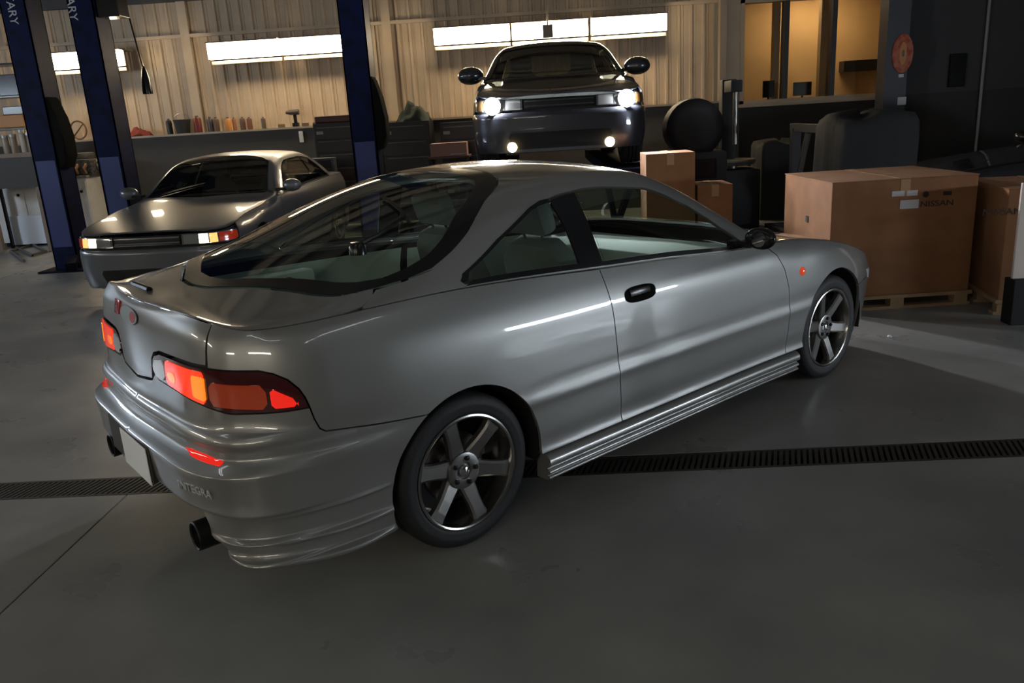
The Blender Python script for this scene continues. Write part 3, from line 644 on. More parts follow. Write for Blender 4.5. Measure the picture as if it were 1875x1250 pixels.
    bm2 = frame_low(float(B.sw(.03, 'wr')), .945, .0025, 1)
    dc = MB().prism([(.105*math.cos(a), .032*math.sin(a)) for a in np.linspace(0, 2*math.pi, 24, endpoint=False)], -.002, .001, bm2).build('decal', SILV, root)
    MB().prism([(.055+.034*math.cos(a), .020*math.sin(a)) for a in np.linspace(0, 2*math.pi, 20, endpoint=False)], .001, .002, bm2).build('decal_mark', mat('red_decal', (.42, .06, .07), .4), dc)
    for w, z, n_ in ((.60, .578, 'r'), (.20, .585, 'l')): pass
    rf = S.panel('bumper_reflector', 'low', [Rr(.67, .562), Rr(.52, .566), Rr(.46, .58), Rr(.50, .586), Rr(.60, .586), Rr(.68, .575)], RED_LENS, off=.003, lip=.004, gap=.0005, h=.02)
    tm = frame_low(float(B.sw(.575, 'wr')), .478, .0015)
    text_mesh('bumper_lettering', 'INTEGRA', .042, mat('embossed_silver', (.55, .56, .57), .35, .3), root, tm, .0015)
    # door handle
    for sd in (-1, 1):
        hm = frame_low(float(B.sx(.945)), .803, .001)
        if sd > 0: hm = Matrix.Diagonal((1, -1, 1, 1)) @ hm
        el = [(.095*math.copysign(abs(math.cos(a))**.7, math.cos(a)), .034*math.copysign(abs(math.sin(a))**.7, math.sin(a))) for a in np.linspace(0, 2*math.pi, 28, endpoint=False)]
        hd = MB().prism(el, -.004, .004, hm).build('handle_recess', MATTE, root, True)
        MB().box(-.075, .055, -.004, .026, .004, .012, .004, hm).build('door_handle', BLACK, hd, True)
        mm = frame_low(float(B.sx(2.203)), .686, .001)
        if sd > 0: mm = Matrix.Diagonal((1, -1, 1, 1)) @ mm
        MB().lathe([(.001, .012), (.012, .011), (.02, .006), (.023, 0)], 'z', 20).build('side_marker', lens('orange_marker', (.6, .06, .015), (1, .10, .02), .35), root, True).matrix_local = mm
    # exhausts
    for y in (-.50, .47):
        MB().lathe([(.05, .16), (.05, 0), (.046, -.004), (.042, 0), (.040, .10), (.001, .10)], 'x', 24, (-.90, y, .285 if y < 0 else .33)).build('exhaust_tip', mat('sooty_steel', (.012, .012, .012), .5, .5), root, True)
    # rear wiper and deck vent
    def on_glass(x, y, o=.01):
        t = float(B.t_of_y(x, abs(y))[0]); q = np.array([[x, t*TK]]); return Vector(S.pos('up', q)[0]*[1, math.copysign(1, y), 1])+Vector(S.nrm('up', q)[0]*[1, math.copysign(1, y), 1])*o
    a, b, c = on_glass(-.183, -.496, .012), on_glass(-.09, -.50, .03), on_glass(.05, -.47, .028)
    wp = MB().lathe([(.001, .035), (.022, .033), (.03, .02), (.032, -.01)], 'z', 18, a).build('wiper', BLACK, root, True)
    MB().tube([a+Vector((0, 0, .02)), b, c], [.011, .008, .006], 8).build('wiper_arm', BLACK, wp, True)
    MB().tube([on_glass(x, y, .014) for x, y in ((.144, -.157), (.12, -.25), (.09, -.36), (.06, -.45), (.035, -.52))], .007, 6).build('wiper_blade', BLACK, wp, True)
    v0, v1 = on_glass(-.74, .30, .004), on_glass(-.745, .08, .004)
    MB().tube([v0, v1], .012, 8).build('deck_trim', BLACK, root, True)
    mirror_part(root, 1.74, .885, .925, BLACK, s=.85)
    wheels(root, 2.57, .702, .297, steer=0, ang=(math.radians(15), math.radians(12)))
    cabin(root, 1.72, .98, .18)
    # parcel area in the tail, strut bar and loose things
    MB().box(-.66, .0, -.58, .58, .60, .63).build('boot_floor', TRIM, root)
    for sd in (-1, 1): MB().box(-.55, .15, sd*.60-.06, sd*.60+.06, .60, .90, .03).build('boot_lining', GREEN_TRIM, root, True)
    MB().tube([(-.28, -.52, .80), (-.28, .52, .80)], .016, 10).tube([(-.28, -.52, .63), (-.28, -.52, .82)], .02).tube([(-.28, .52, .63), (-.28, .52, .82)], .02).build('strut_bar', mat('pale_strut', (.4, .45, .42), .4, .4), root, True)
    MB().lathe([(.11, .0), (.115, .012), (.10, .02), (.095, .01), (.03, .012), (.001, .02)], 'z', 28, (-.30, .16, .63)).build('speaker_ring', mat('pale_ring', (.6, .6, .52), .4, .2), root, True)
    MB().lathe([(.001, 0), (.035, 0), (.037, .006), (.045, .12), (.03, .134), (.001, .136)], 'z', 20, (-.34, .36, .63)).build('pink_cup', mat('pink_red_plastic', (.5, .10, .13), .4), root, True)  # loose pinkish cup on the boot floor, grouped with the car
    return root, B, S
# ------------------------------------------------------------------ a plain notchback coupe, used for the cars behind
COUPE = dict(
 outline=[(3.42,0),(3.405,.40),(3.34,.66),(3.20,.785),(2.95,.835),(2.615,.85),(1.9,.845),(1.2,.845),(.6,.845),(0,.85),(-.4,.835),(-.68,.79),(-.86,.69),(-.93,.45),(-.95,0)],
 profs=[('front',0,[(.12,-.12),(.20,-.03),(.26,-.01),(.40,.0),(.50,.0),(.545,-.015),(.56,-.05),(.66,-.065),(.69,-.08),(.74,-.14)]),
  ('x',3.0,[(.12,-.10),(.2,-.03),(.40,0),(.52,0),(.56,-.01),(.66,-.02),(.74,-.06),(.82,-.13)]),
  ('x',2.3,[(.15,-.06),(.25,-.03),(.45,-.008),(.55,0),(.66,-.004),(.74,-.012),(.80,-.035),(.86,-.09),(.95,-.15)]),
  ('x',1.9,[(.15,-.06),(.25,-.03),(.45,-.008),(.55,0),(.66,-.004),(.76,-.008),(.82,-.02),(.88,-.05),(.95,-.09)]),
  ('x',-.3,[(.15,-.06),(.25,-.03),(.45,-.008),(.55,0),(.66,-.004),(.76,-.008),(.84,-.025),(.90,-.055),(.98,-.10)]),
  ('rear',0,[(.15,-.10),(.25,-.02),(.40,0),(.52,0),(.56,-.03),(.70,-.05),(.85,-.07),(.93,-.09),(1.0,-.14)])],
 ztop=[(3.42,.685),(3.3,.70),(3.1,.735),(2.8,.785),(2.5,.82),(2.2,.855),(1.9,.872),(1.5,.885),(.8,.91),(.2,.925),(-.3,.93),(-.7,.93),(-.95,.93)],
 dw=[(3.42,.0),(3.2,.03),(2.5,.06),(2.1,.06),(1.98,.08),(1.7,.14),(1.45,.19),(1.2,.21),(.6,.21),(.2,.19),(0,.15),(-.2,.08),(-.5,.05),(-.95,.03)],
 dz=[(3.42,.0),(3.2,.008),(2.5,.012),(2.1,.012),(1.98,.04),(1.7,.21),(1.45,.335),(1.2,.37),(.6,.36),(.25,.30),(0,.18),(-.2,.03),(-.5,.01),(-.95,.004)],
 zc=[(3.40,.70),(3.2,.735),(2.8,.80),(2.5,.845),(2.2,.89),(2.12,.91),(1.8,1.10),(1.5,1.255),(1.3,1.305),(1.0,1.325),(.7,1.32),(.4,1.285),(.2,1.22),(0,1.12),(-.2,1.0),(-.32,.965),(-.6,.955),(-.95,.945)],
)
def coupe(label, loc, rz, P, spoiler=True, glow=None, lit=None, ms=1.1, mw=.93):
    root = thing('car', label, 'car', loc, rz); B = Body(**COUPE); S = Shell(B, root, .045); X, Rr, Ff, L = S.X, S.R, S.F, B.L
    fr = .35; WB = 2.615; dg = DARK_GLASS
    df = [(1.93, .87), (2.02, .75), (2.06, .55), (2.05, .25)]; dr = [(.62, .915), (.66, .7), (.70, .45), (.70, .25)]
    S.panel('front_bumper', 'low', [(0, .19), X(3.02, .19)]+S.arch(WB, .31, fr, -14, 42, 8)+[X(3.05, .555), X(3.2, .555), Ff(.6, .555), (0, .555)], P, center='front', holes=[], zlines=[.40, .50, .53, .545])
    S.panel('front_fender', 'low', [X(2.05, .25), X(2.27, .25)]+S.arch(WB, .31, fr, 188, 42, 22)+[X(3.05, .56), X(3.13, .56), X(3.12, .69)]+S.top(3.11, 1.93, 16)+[X(*q) for q in df[1:-1]], P)
    S.panel('door', 'low', [X(*q) for q in df]+[X(*q) for q in dr[::-1]]+S.top(.62, 1.93, 16)[1:-1], P)
    S.panel('quarter_panel', 'low', [X(.345, .25), X(.70, .25)]+[X(*q) for q in dr[::-1][1:-1]]+S.top(.62, -.80, 20)+[Rr(.70, .70), X(-.70, .60), X(-.20, .60)]+S.arch(0, .31, fr, 124, -8, 22)[1:-1], P)
    S.panel('rear_bumper', 'low', S.arch(0, .31, fr, 124, 198, 10)+[X(-.5, .2), Rr(.6, .2), (L, .22), (L, .60), Rr(.6, .60), X(-.70, .60), X(-.20, .60)], P, center='rear')
    S.panel('boot_panel', 'low', [(L, .605), Rr(.68, .605), Rr(.68, .90)]+S.top(-.84, -.95, 8), P, center='rear')
    S.panel('tail_light', 'low', [Rr(.30, .70), Rr(.66, .70), Rr(.66, .82), Rr(.30, .82)], DEEP_RED, off=.006)
    xr, xf = float(B.bx[0]), float(B.bx[-1])
    S.panel('bonnet', 'up', [(2.135, 2.0), (2.10, 1.6), (2.04, 1.2), (1.99, 1.0), (1.97, .02), (2.6, .015), (xf-.02, .05), (xf-.01, 2.0)], P, center='top')
    S.panel('windscreen', 'up', [(2.125, 2.0), (2.09, 1.6), (2.03, 1.2), (1.975, 1.03), (1.75, 1.06), (1.52, 1.09), (1.42, 1.25), (1.37, 1.6), (1.36, 2.0)], dg, center='top', lip=.004)
    rg = [(-.22, 2.0), (-.20, 1.4), (-.12, 1.06), (.1, 1.05), (.22, 1.10), (.30, 1.3), (.34, 2.0)]
    win = [(.05, .08), (.22, .55), (.36, .78), (.7, .82), (1.2, .81), (1.4, .74), (1.6, .52), (1.80, .07)]
    S.panel('roof', 'up', [(-.28, .004), (1.96, .004), (1.985, .6), (1.94, 1.0), (1.75, 1.045), (1.51, 1.075), (1.41, 1.25), (1.36, 1.6), (1.35, 2.0), (.35, 2.0), (.31, 1.3), (.23, 1.08), (.1, 1.03), (-.14, 1.03), (-.25, .9)], P, center='top', holes=[win])
    S.panel('rear_window', 'up', rg, dg, center='top', lip=.004)
    S.panel('boot_lid', 'up', [(xr+.004, 2.0), (xr+.004, .01), (-.30, .02), (-.26, .9), (-.15, 1.06), (-.21, 1.4), (-.235, 2.0)], P, center='top')
    S.panel('quarter_window', 'up', [(.08, .09), (.24, .55), (.37, .76), (.62, .79), (.62, .09)], dg, lip=.004)
    S.panel('door_window', 'up', [(.68, .09), (.68, .79), (1.2, .785), (1.39, .72), (1.58, .5), (1.77, .09)], dg, lip=.004)
    S.panel('window_trim', 'up', [(.03, .02), (1.84, .02), (1.80, .08), (.62, .08), (.06, .08)], BLACK, off=.003, lip=.005)
    sh = [(0, .23), X(3.05, .23)]+S.arch(WB, .31, fr+.012, -14, 194, 20)+[X(.42, .23)]+S.arch(0, .31, fr+.012, -14, 194, 20)+[X(-.5, .25), (L, .25)]+[(float(B.sx(x)), float(B.zt_x(x))-.012) for x in np.linspace(-.95, 3.42, 40)]
    S.panel('inner_shell', 'low', sh, DARK, center='front', off=-.025, lip=0, gap=0, h=.08)
    # nose: grille, lamps, mouth
    gr = S.panel('grille', 'low', [(0, .575), Ff(.33, .575), Ff(.33, .668), (0, .672)], BLACK, center='front', off=.002, lip=.004)[0]
    for z in (.60, .645): S.panel('grille_bar', 'low', [(0, z-.006), Ff(.32, z-.006), Ff(.32, z+.006), (0, z+.006)], P, center='front', off=.008, lip=.006, parent=gr, gap=.0005, zlines=[z])
    hs = S.panel('headlamp', 'low', [Ff(.34, .57), Ff(.66, .57), X(3.20, .575), X(3.135, .59), X(3.14, .675), X(3.25, .675), Ff(.60, .672), Ff(.34, .672)], mat('lamp_housing', (.10, .10, .11), .2, .3, coat=1.), off=.002, lip=.01)
    S.panel('lamp_glass', 'low', [Ff(.36, .578), Ff(.50, .578), Ff(.50, .664), Ff(.36, .664)], mat('clear_lamp_glass', (.35, .36, .36), .1, .6, coat=1.), off=.006, lip=.005, gap=.001, parent=hs)
    S.panel('main_lamp', 'low', [Ff(.51, .578), Ff(.60, .578), Ff(.60, .664), Ff(.51, .664)], lit or mat('clear_lamp_glass', (.35, .36, .36)), off=.006, lip=.005, gap=.001, parent=hs)
    S.panel('amber_lamp', 'low', [Ff(.61, .578), Ff(.68, .578), Ff(.68, .664), Ff(.61, .664)], glow or AMBER_LENS, off=.006, lip=.005, gap=.001, parent=hs)
    S.panel('corner_lamp', 'low', [Ff(.69, .58), X(3.20, .582), X(3.15, .60), X(3.15, .662), X(3.24, .664), Ff(.69, .664)], (lens('corner_red_amber', (.20, .02, .008), (1, .06, .02), .12) if lit else mat('dark_amber_glass', (.06, .03, .01), .2)), off=.006, lip=.005, gap=.001, parent=hs)
    S.panel('bumper_mouth', 'low', [(0, .22), Ff(.44, .22), Ff(.48, .33), Ff(.46, .37), (0, .375)], BLACK, center='front', off=.003, lip=.004)
    for sd in (-1, 1):
        for x in (0, WB):
            y0 = -.80 if sd < 0 else .54
            MB().lathe([(.362, 0), (.362, .26)] if sd < 0 else [(.362, 0), (.362, .26)], 'y', 20, (x, y0, .31), arc=(math.radians(-10), math.radians(190))).build('wheel_liner', DARK, root)
    MB().box(-.7, 3.2, -.52, .52, .18, .25).box(.42, 2.2, -.76, .76, .18, .27).build('underbody', DARK, root)
    mirror_part(root, 1.90, mw, .965, P, s=ms)
    wheels(root, WB, .72, .31, .215, GREY_METAL, 5, False)
    cabin(root, 1.74, 1.0, .25)
    if spoiler:
        sp = MB().box(-.90, -.72, -.62, .62, 1.10, 1.13, .012).build('rear_wing', P, root, True)
        for sd in (-1, 1): MB().box(-.88, -.74, sd*.60-.02, sd*.60+.02, .93, 1.105, .008).build('wing_stand', P, sp, True)
    return root, B, S
# ------------------------------------------------------------------ the hall
def px(u, v, Y):        # a point of the photograph at room depth Y (metres from the camera along the hall)
    d = Vector([sum(c*R_CAM[k][i] for k, c in enumerate(((u-937.5)/F_PX, (v-625)/F_PX, 1))) for i in range(3)]); t = Y/d.y
    return Vector((d.x*t, Y, CAM_H+d.z*t))
def gr(u, v):           # the same on the floor
    d = Vector([sum(c*R_CAM[k][i] for k, c in enumerate(((u-937.5)/F_PX, (v-625)/F_PX, 1))) for i in range(3)]); t = -CAM_H/d.z
    return Vector((d.x*t, d.y*t, 0))
XL, XR, YF, YB, ZC = -10.5, 9.0, -4.5, 13.4, 5.0
CONC = mat('polished_concrete', (.235, .23, .215), .30, noise=(1.4, (.15, .15, .148), .30, .72), bump=(35, .05))
def concrete():
    m = MATS['polished_concrete']; nt = m.node_tree; b = nt.nodes['Principled BSDF']
    tc = nt.nodes.new('ShaderNodeTexCoord'); n = nt.nodes.new('ShaderNodeTexNoise'); n.inputs['Scale'].default_value = 2.2; n.inputs['Detail'].default_value = 8
    r = nt.nodes.new('ShaderNodeMapRange'); r.inputs[1].default_value = .3; r.inputs[2].default_value = .7; r.inputs[3].default_value = .24; r.inputs[4].default_value = .46
    nt.links.new(tc.outputs['Object'], n.inputs['Vector']); nt.links.new(n.outputs['Fac'], r.inputs[0]); nt.links.new(r.outputs[0], b.inputs['Roughness'])
concrete()
fl = struct(box('floor', XL, XR, YF, YB+3, -.25, -.12, mat('floor_bed', (.03, .03, .03), .9)))
D0, D1 = 3.300, 3.460
xs = [XL, -6.6, -1.93, 4.6, XR]; ys = [YF, -.7, D0-.012], [D1+.012, 7.5, 11.6, YB+3]
for a, b in zip(xs, xs[1:]):
    for row in ys:
        for c, d in zip(row, row[1:]): box('floor_slab', a+.003, b-.003, c+.003, d-.003, -.12, 0, CONC, fl, .004)
# floor drain
dr = thing('floor_drain', 'long steel drain grate set across the concrete floor', 'drain', (0, (D0+D1)/2, 0))
IRON = mat('drain_iron', (.055, .05, .045), .55, .6)
hw = (D1-D0)/2+.012
MB().box(XL, XR, -hw, -hw+.014, -.05, -.0005).box(XL, XR, hw-.014, hw, -.05, -.0005).build('grate_frame', IRON, dr)
box('drain_channel', XL, XR, -hw, hw, -.12, -.10, DARK, dr)
bar = None
M_ = Matrix.Shear('XY', 4, (0, 0))
for i in range(215):
    x = -3.1+i*.0262
    if bar is None: bar = MB().box(-.0075, .0075, -hw+.012, hw-.012, -.03, -.001, 0, Matrix(((1, .30, 0, 0), (0, 1, 0, 0), (0, 0, 1, 0), (0, 0, 0, 1)))).build('grate_bar', IRON, dr); bar.location.x = x
    else: o = bar.copy(); COL.objects.link(o); o.location.x = x
rest = MB()
for i in range(215, 440): rest.box(-3.1+i*.0262-.0075, -3.1+i*.0262+.0075, -hw+.012, hw-.012, -.03, -.001)
for i in range(1, 280): rest.box(-3.1-i*.0262-.0075, -3.1-i*.0262+.0075, -hw+.012, hw-.012, -.03, -.001)
o = rest.build('far_grate_bars', IRON, dr, merge=False); o['kind'] = 'stuff'
# shell
WALLP = mat('painted_steel_wall', (.52, .42, .31), .5, .1, noise=(3., (.45, .355, .26), .3, .7))
DARKW = mat('dark_painted_wall', (.085, .082, .085), .7, noise=(2., (.06, .058, .06), .3, .7))
KNEE = mat('grey_block_wall', (.075, .07, .065), .8, bump=(25, .2))
CEIL = mat('grey_ceiling_deck', (.17, .165, .155), .7)
ce = struct(box('ceiling', XL, XR, YF, YB+3, ZC, ZC+.1, CEIL))
beam = None
for i in range(12):
    y = YF+.7+i*1.5
    if beam is None: beam = MB().box(XL, XR, -.05, .05, -.22, -.21).box(XL, XR, -.006, .006, -.22, 0).box(XL, XR, -.05, .05, -.01, 0).build('purlin', mat('dark_purlin', (.05, .045, .04), .6), ce); beam.location = (0, y, ZC)
    else: o = beam.copy(); COL.objects.link(o); o.location = (0, y, ZC)
struct(box('wall_left', XL-.1, XL, YF, YB+3, 0, ZC, DARKW)); struct(box('wall_right', XR, XR+.1, YF, YB+3, 0, ZC, DARKW)); struct(box('wall_front', XL, XR, YF-.1, YF, 0, ZC, DARKW))
def ribbed(x0, x1, z0, z1, y, pitch=.19):
    prof = [(0, 0), (.055, 0), (.068, -.028), (.102, -.028), (.115, 0), (.142, 0), (.147, -.007), (.156, -.007), (.161, 0)]; v = []; f = []; x = x0
    while x < x1:
        for a, b in prof:
            if x+a <= x1: v.append((x+a, y+b))
        x += pitch
    v.append((x1, y)); n = len(v); V = [(a, b, z0) for a, b in v]+[(a, b, z1) for a, b in v]
    return V, [(i, i+1, n+i+1, n+i) for i in range(n-1)]
wb_ = struct(pydata('wall_back', *ribbed(XL, 2.95, 1.56, ZC, YB), WALLP))
box('wall_core', XL, 2.95, YB+.01, YB+.1, 0, ZC, KNEE, wb_)
box('knee_wall', XL, 3.2, YB-.30, YB, 0, 1.545, KNEE, wb_)
LEDGE = mat('ledge_steel', (.36, .31, .25), .5, .2)
box('wall_ledge', XL, 3.0, YB-.33, YB+.005, 1.545, 1.575, LEDGE, wb_)
# columns and conduit on the back wall
for i, u in enumerate((338, 708)):
    p = px(u, 60, YB-.08); c = struct(MB().box(p.x-.07, p.x+.07, YB-.09, YB-.075, 1.575, ZC).box(p.x-.012, p.x+.012, YB-.075, YB-.03, 1.575, ZC).build('trim_%d' % (i+1), WALLP)); c['label'] = 'slim steel column on the ribbed wall'; 
struct(MB().box(XL, 2.9, YB-.085, YB-.03, 3.02, 3.07).build('trim_3', WALLP))
struct(MB().box(XL, 2.9, YB-.12, YB-.03, 3.55, 3.75).build('trim_4', DARKW))
# office window in the back wall
wx0, wx1, wz0, wz1 = 3.22, 5.62, 1.50, 3.02; YW = 13.2
DK2 = mat('dark_wall_beside_office', (.065, .065, .072), .7)
wr_ = struct(box('wall_office', 2.95, XR, YW, YW+.15, 0, wz0, mat('office_knee_wall', (.045, .042, .042), .7)))
box('wall_panel', 2.95, wx0, YW, YW+.15, wz0, ZC, WALLP, wr_); box('wall_panel', wx1, XR, YW, YW+.15, wz0, ZC, DK2, wr_); box('wall_panel', wx0, wx1, YW, YW+.15, wz1, ZC, DARKW, wr_)
struct(MB().box(2.90, 3.0, YW-.06, YW+.1, 0, ZC).build('trim_5', mat('pale_corner_trim', (.36, .28, .22), .5)))
FRAME = mat('pale_window_frame', (.42, .34, .25), .45)
WGLASS = glass_mat('office_glass', (.86, .86, .84))
wn = struct(MB().box(wx0, wx1, YW-.02, YW+.17, wz0, wz0+.05).box(wx0, wx1, YW-.02, YW+.17, wz1-.05, wz1).box(wx0, wx0+.06, YW-.02, YW+.17, wz0, wz1).box(wx1-.06, wx1, YW-.02, YW+.17, wz0, wz1).build('window_1', FRAME))
box('window_sill', wx0-.15, wx1+.0, YW-.16, YW+.0, wz0-.05, wz0+.0, FRAME, wn, .006)
mull = [wx0+.06]
for u in (1438, 1524): 
    x = px(u, 120, YW).x; box('mullion', x-.035, x+.035, YW-.03, YW+.16, wz0+.05, wz1-.05, mat('dark_mullion', (.035, .033, .035), .5), wn); mull += [x-.035, x+.035]
mull.append(wx1-.06)
for a, b in zip(mull[::2], mull[1::2]): box('window_pane', a, b, YW+.06, YW+.066, wz0+.05, wz1-.05, WGLASS, wn)
# office behind the window
OFF = mat('office_wall_warm', (.55, .38, .20), .7, noise=(2., (.48, .33, .17), .3, .7))
of = struct(box('wall_office_back', 2.9, 6.6, YW+2.2, YW+2.3, 0, 3.4, OFF))
of2 = struct(box('wall_office_side', 2.85, 2.95, YW+.15, YW+2.3, 0, 3.4, mat('office_grey', (.30, .28, .25), .7))); struct(box('wall_office_end', 6.5, 6.6, YW+.15, YW+2.3, 0, 3.4, OFF))
struct(box('ceiling_office', 2.85, 6.6, YW+.15, YW+2.3, 3.3, 3.4, OFF)); 
for u, w_ in ((1418, .10), (1506, .16)):
    p = px(u, 120, YW+1.2); q = struct(box('trim_6' if u < 1450 else 'trim_7', p.x-w_/2, p.x+w_/2, YW+1.1, YW+1.25, .9, 3.3, FRAME))
lamp_o = thing('ceiling_lamp', 'warm ceiling lamp inside the office behind the window', 'lamp', (4.9, YW+1.5, 3.3))
MB().box(-.6, .6, -.08, .08, -.05, 0).build('lamp_body', GREY_METAL, lamp_o); MB().box(-.58, .58, -.07, .07, -.075, -.05).build('diffuser', mat('office_tube', (1, .9, .7), .5, emit=(1, .72, .40), estr=40.), lamp_o)
tag(box('shelf', px(1540, 118, YW+2.1).x, px(1626, 118, YW+2.1).x, YW+1.95, YW+2.2, px(1580, 130, YW+2.1).z, px(1580, 110, YW+2.1).z, BLACK), 'dark shelf on the warm office wall behind the window', 'shelf')
tag(box('counter', 3.0, 6.4, YW+.2, YW+.8, 1.46, 1.52, FRAME), 'pale counter along the office window', 'counter')
for (u0, u1, v0, v1), lb in (((1396, 1418, 147, 182), 'narrow dark monitor on the office counter'), ((1452, 1486, 149, 178), 'wide dark monitor on the office counter')):
    Y = YW+.5; a, b = px(u0, v1, Y), px(u1, v0, Y); m_ = thing('monitor', lb, 'monitor', ((a.x+b.x)/2, Y, 1.52)); w = abs(b.x-a.x)/2; h = b.z-1.52
    MB().box(-w, w, -.02, .02, .06, max(h, .2), .006).build('screen', BLACK, m_); MB().box(-.05, .05, -.05, .05, 0, .012).box(-.015, .015, -.01, .01, .01, .08).build('stand', BLACK, m_)
bt = thing('bottle', 'white spray bottle on the window sill beside the dark column', 'bottle', tuple(px(1611, 184, YW-.10)[:2])+(wz0,))
MB().lathe([(.001, 0), (.04, 0), (.043, .02), (.043, .13), (.03, .17), (.015, .19), (.015, .21), (.001, .21)], 'z', 20).build('bottle_body', mat('white_plastic', (.62, .64, .68), .4), bt, True); MB().box(-.05, .02, -.012, .012, .21, .245, .005).build('spray_head', mat('white_plastic'), bt)
# right column with red sign
p = px(1640, 100, 12.6)
cl = struct(MB().box(p.x-.16, p.x+.16, 12.55, 12.85, 0, ZC).build('trim_8', mat('blue_grey_column', (.07, .075, .09), .5, .2)))
sg = thing('sign', 'red oval sign with a pale mark hanging on the dark column', 'sign', tuple(px(1652, 98, 12.549)))
el = lambda a, b, n=28: [(a*math.cos(t), b*math.sin(t)) for t in np.linspace(0, 2*math.pi, n, endpoint=False)]
MX = Matrix(((1, 0, 0, 0), (0, 0, -1, 0), (0, 1, 0, 0), (0, 0, 0, 1)))
MB().prism(el(.145, .27), 0, .03, MX, .006).build('sign_board', mat('red_sign', (.42, .06, .035), .5, noise=(14., (.48, .16, .08), .45, .6)), sg, True)
MB().prism(el(.05, .16), .03, .034, MX).build('sign_mark', mat('orange_mark', (.60, .27, .10), .5), sg); MB().prism(el(.018, .05), .034, .037, MX).build('sign_core', mat('olive_mark', (.16, .16, .07), .5), sg)
MB().box(-.035, .035, -.02, .0, -.33, -.285).build('sign_tab', mat('white_plastic'), sg)
tag(box('notice', px(1651, 190, 12.54).x-.06, px(1651, 190, 12.54).x+.06, 12.535, 12.549, 1.36, 1.47, mat('white_plastic')), 'small white notice low on the dark column', 'notice')
# dark door panel and pipe on the far right wall
a, b = px(1735, 160, YW-.03), px(1770, 97, YW-.03)
tag(MB().box(a.x, b.x, YW-.06, YW-.001, a.z, b.z, .01).build('notice_board', BLACK), 'black notice board on the grey wall right of the column', 'board')
p = px(1803, 100, YW-.05); tag(MB().tube([(p.x, YW-.05, .0), (p.x, YW-.05, 3.6)], .022, 10).build('pipe', mat('pale_pipe', (.30, .30, .31), .5)), 'pale vertical pipe on the right end of the far wall', 'pipe')
# ------------------------------------------------------------------ strip lamps, seen and added
TUBE_WARM = mat('warm_tube', (1, .9, .75), .5, emit=(1., .80, .52), estr=WALL_LAMP)
FILL_COOL = mat('cool_fill_tube', (.9, .95, 1.), .5, emit=(.86, .93, 1.), estr=CEILING_FILL)
HOUS = mat('lamp_sheet_metal', (.22, .19, .16), .5, .3)
def wall_lamp(x0, x1, z0, z1, y, label):
    t = thing('strip_lamp', label, 'lamp', ((x0+x1)/2, y, z0), 0, 'strip lamps along the back wall'); w = (x1-x0)/2; h = z1-z0
    MB().box(-w, w, -.03, .46, h, h+.02).box(-w, w, .13, .16, -.02, h+.02).box(-w, w, .13, .16, -.07, 0).build('lamp_hood', HOUS, t)  # hood run back to the wall to keep light off the upper wall
    MB().box(-w+.008, w-.008, .0, .11, 0, h-.002, .006).build('diffuser', TUBE_WARM, t)
    for s in (-.7, .7): MB().box(s*w-.02, s*w+.02, .16, .48, h-.03, h-.005).build('bracket', HOUS, t)
YL = 12.85
p = px(1003, 57, 12.7); jb = thing('junction_box', 'small dark junction box hanging before the middle strip lamp', 'box', (p.x, 12.72, p.z)); MB().box(-.075, .075, -.05, .05, -.09, .09, .008).build('box_body', HOUS, jb); MB().tube([(0, 0, .09), (0, 0, ZC-p.z)], .012, 8).build('conduit', HOUS, jb, True)
def lamps(us, vt, vb, lb):
    for u0, u1 in us:
        a, b = px(u0, vb[0]+(vb[1]-vb[0])*(u0-us[0][0])/(us[-1][1]-us[0][0]), YL), px(u1, vb[0]+(vb[1]-vb[0])*(u1-us[0][0])/(us[-1][1]-us[0][0]), YL)
        wall_lamp(a.x, b.x, 2.635, 2.865, YL, lb[[q[0] for q in us].index(u0)])
lamps([(794, 934), (937, 1078), (1083, 1222)], 0, (78, 54), ['lit strip lamp of the row of three, end nearest the blue lift post', 'middle lit strip lamp of the row of three, above the raised car roof', 'lit strip lamp of the row of three, end nearest the office window'])
lamps([(381, 511), (515, 645)], 0, (110, 92), ['lit strip lamp of the pair, on the side of the hanging pendant socket', 'lit strip lamp of the pair, partly behind the lift post by the raised car'])
lamps([(86, 224)], 0, (133, 125), ['single lit strip lamp crossed by a blue lift post'])
def ceil_fill(x, y, L_, rz, label, z=ZC-.35, m=FILL_COOL):
    t = thing('ceiling_lamp', label, 'lamp', (x, y, z), rz, 'added ceiling strip lamps'); w = L_/2
    MB().box(-w, w, -.16, .16, .02, .07, .008).build('lamp_body', HOUS, t)
    for s in (-.08, .08): MB().tube([(-w+.02, s, -.01), (w-.02, s, -.01)], .022, 10).build('tube', m, t, True)
    for s in (-.8, .8): MB().tube([(s*w, 0, .06), (s*w, 0, ZC-z)], .006, 6).build('hanger', STEEL, t)
CEIL_FILLS = [(3.6, .4, 2.4, 90), (3.6, -2.6, 2.4, 90), (-1.2, -1.2, 2.4, 0), (-4.5, 2.5, 2.4, 90)]  # unseen lamps added for broad overhead light
def side_fill(x, y, z, rz, label, m, w=1.2, h=.2):
    t = thing('strip_lamp', label, 'lamp', (x, y, z), rz, 'added strip lamps on the near walls')
    MB().box(-w, w, .0, .16, h, h+.03).box(-w, w, .13, .17, -.02, h+.03).build('lamp_hood', HOUS, t)
    MB().box(-w+.01, w-.01, .02, .12, .0, h-.002, .006).build('diffuser', m, t)
    for s in (-.66*w, .66*w): MB().box(s-.02, s+.02, .16, .30, .08, .12).build('bracket', HOUS, t)
FILL_SIDE = mat('blueish_fill_tube', (.9, .95, 1.), .5, emit=(.80, .90, 1.), estr=SIDE_FILL)
FILL_LEFT = mat('yellowish_fill_tube', (1., .95, .85), .5, emit=(1., .92, .76), estr=LEFT_FILL)
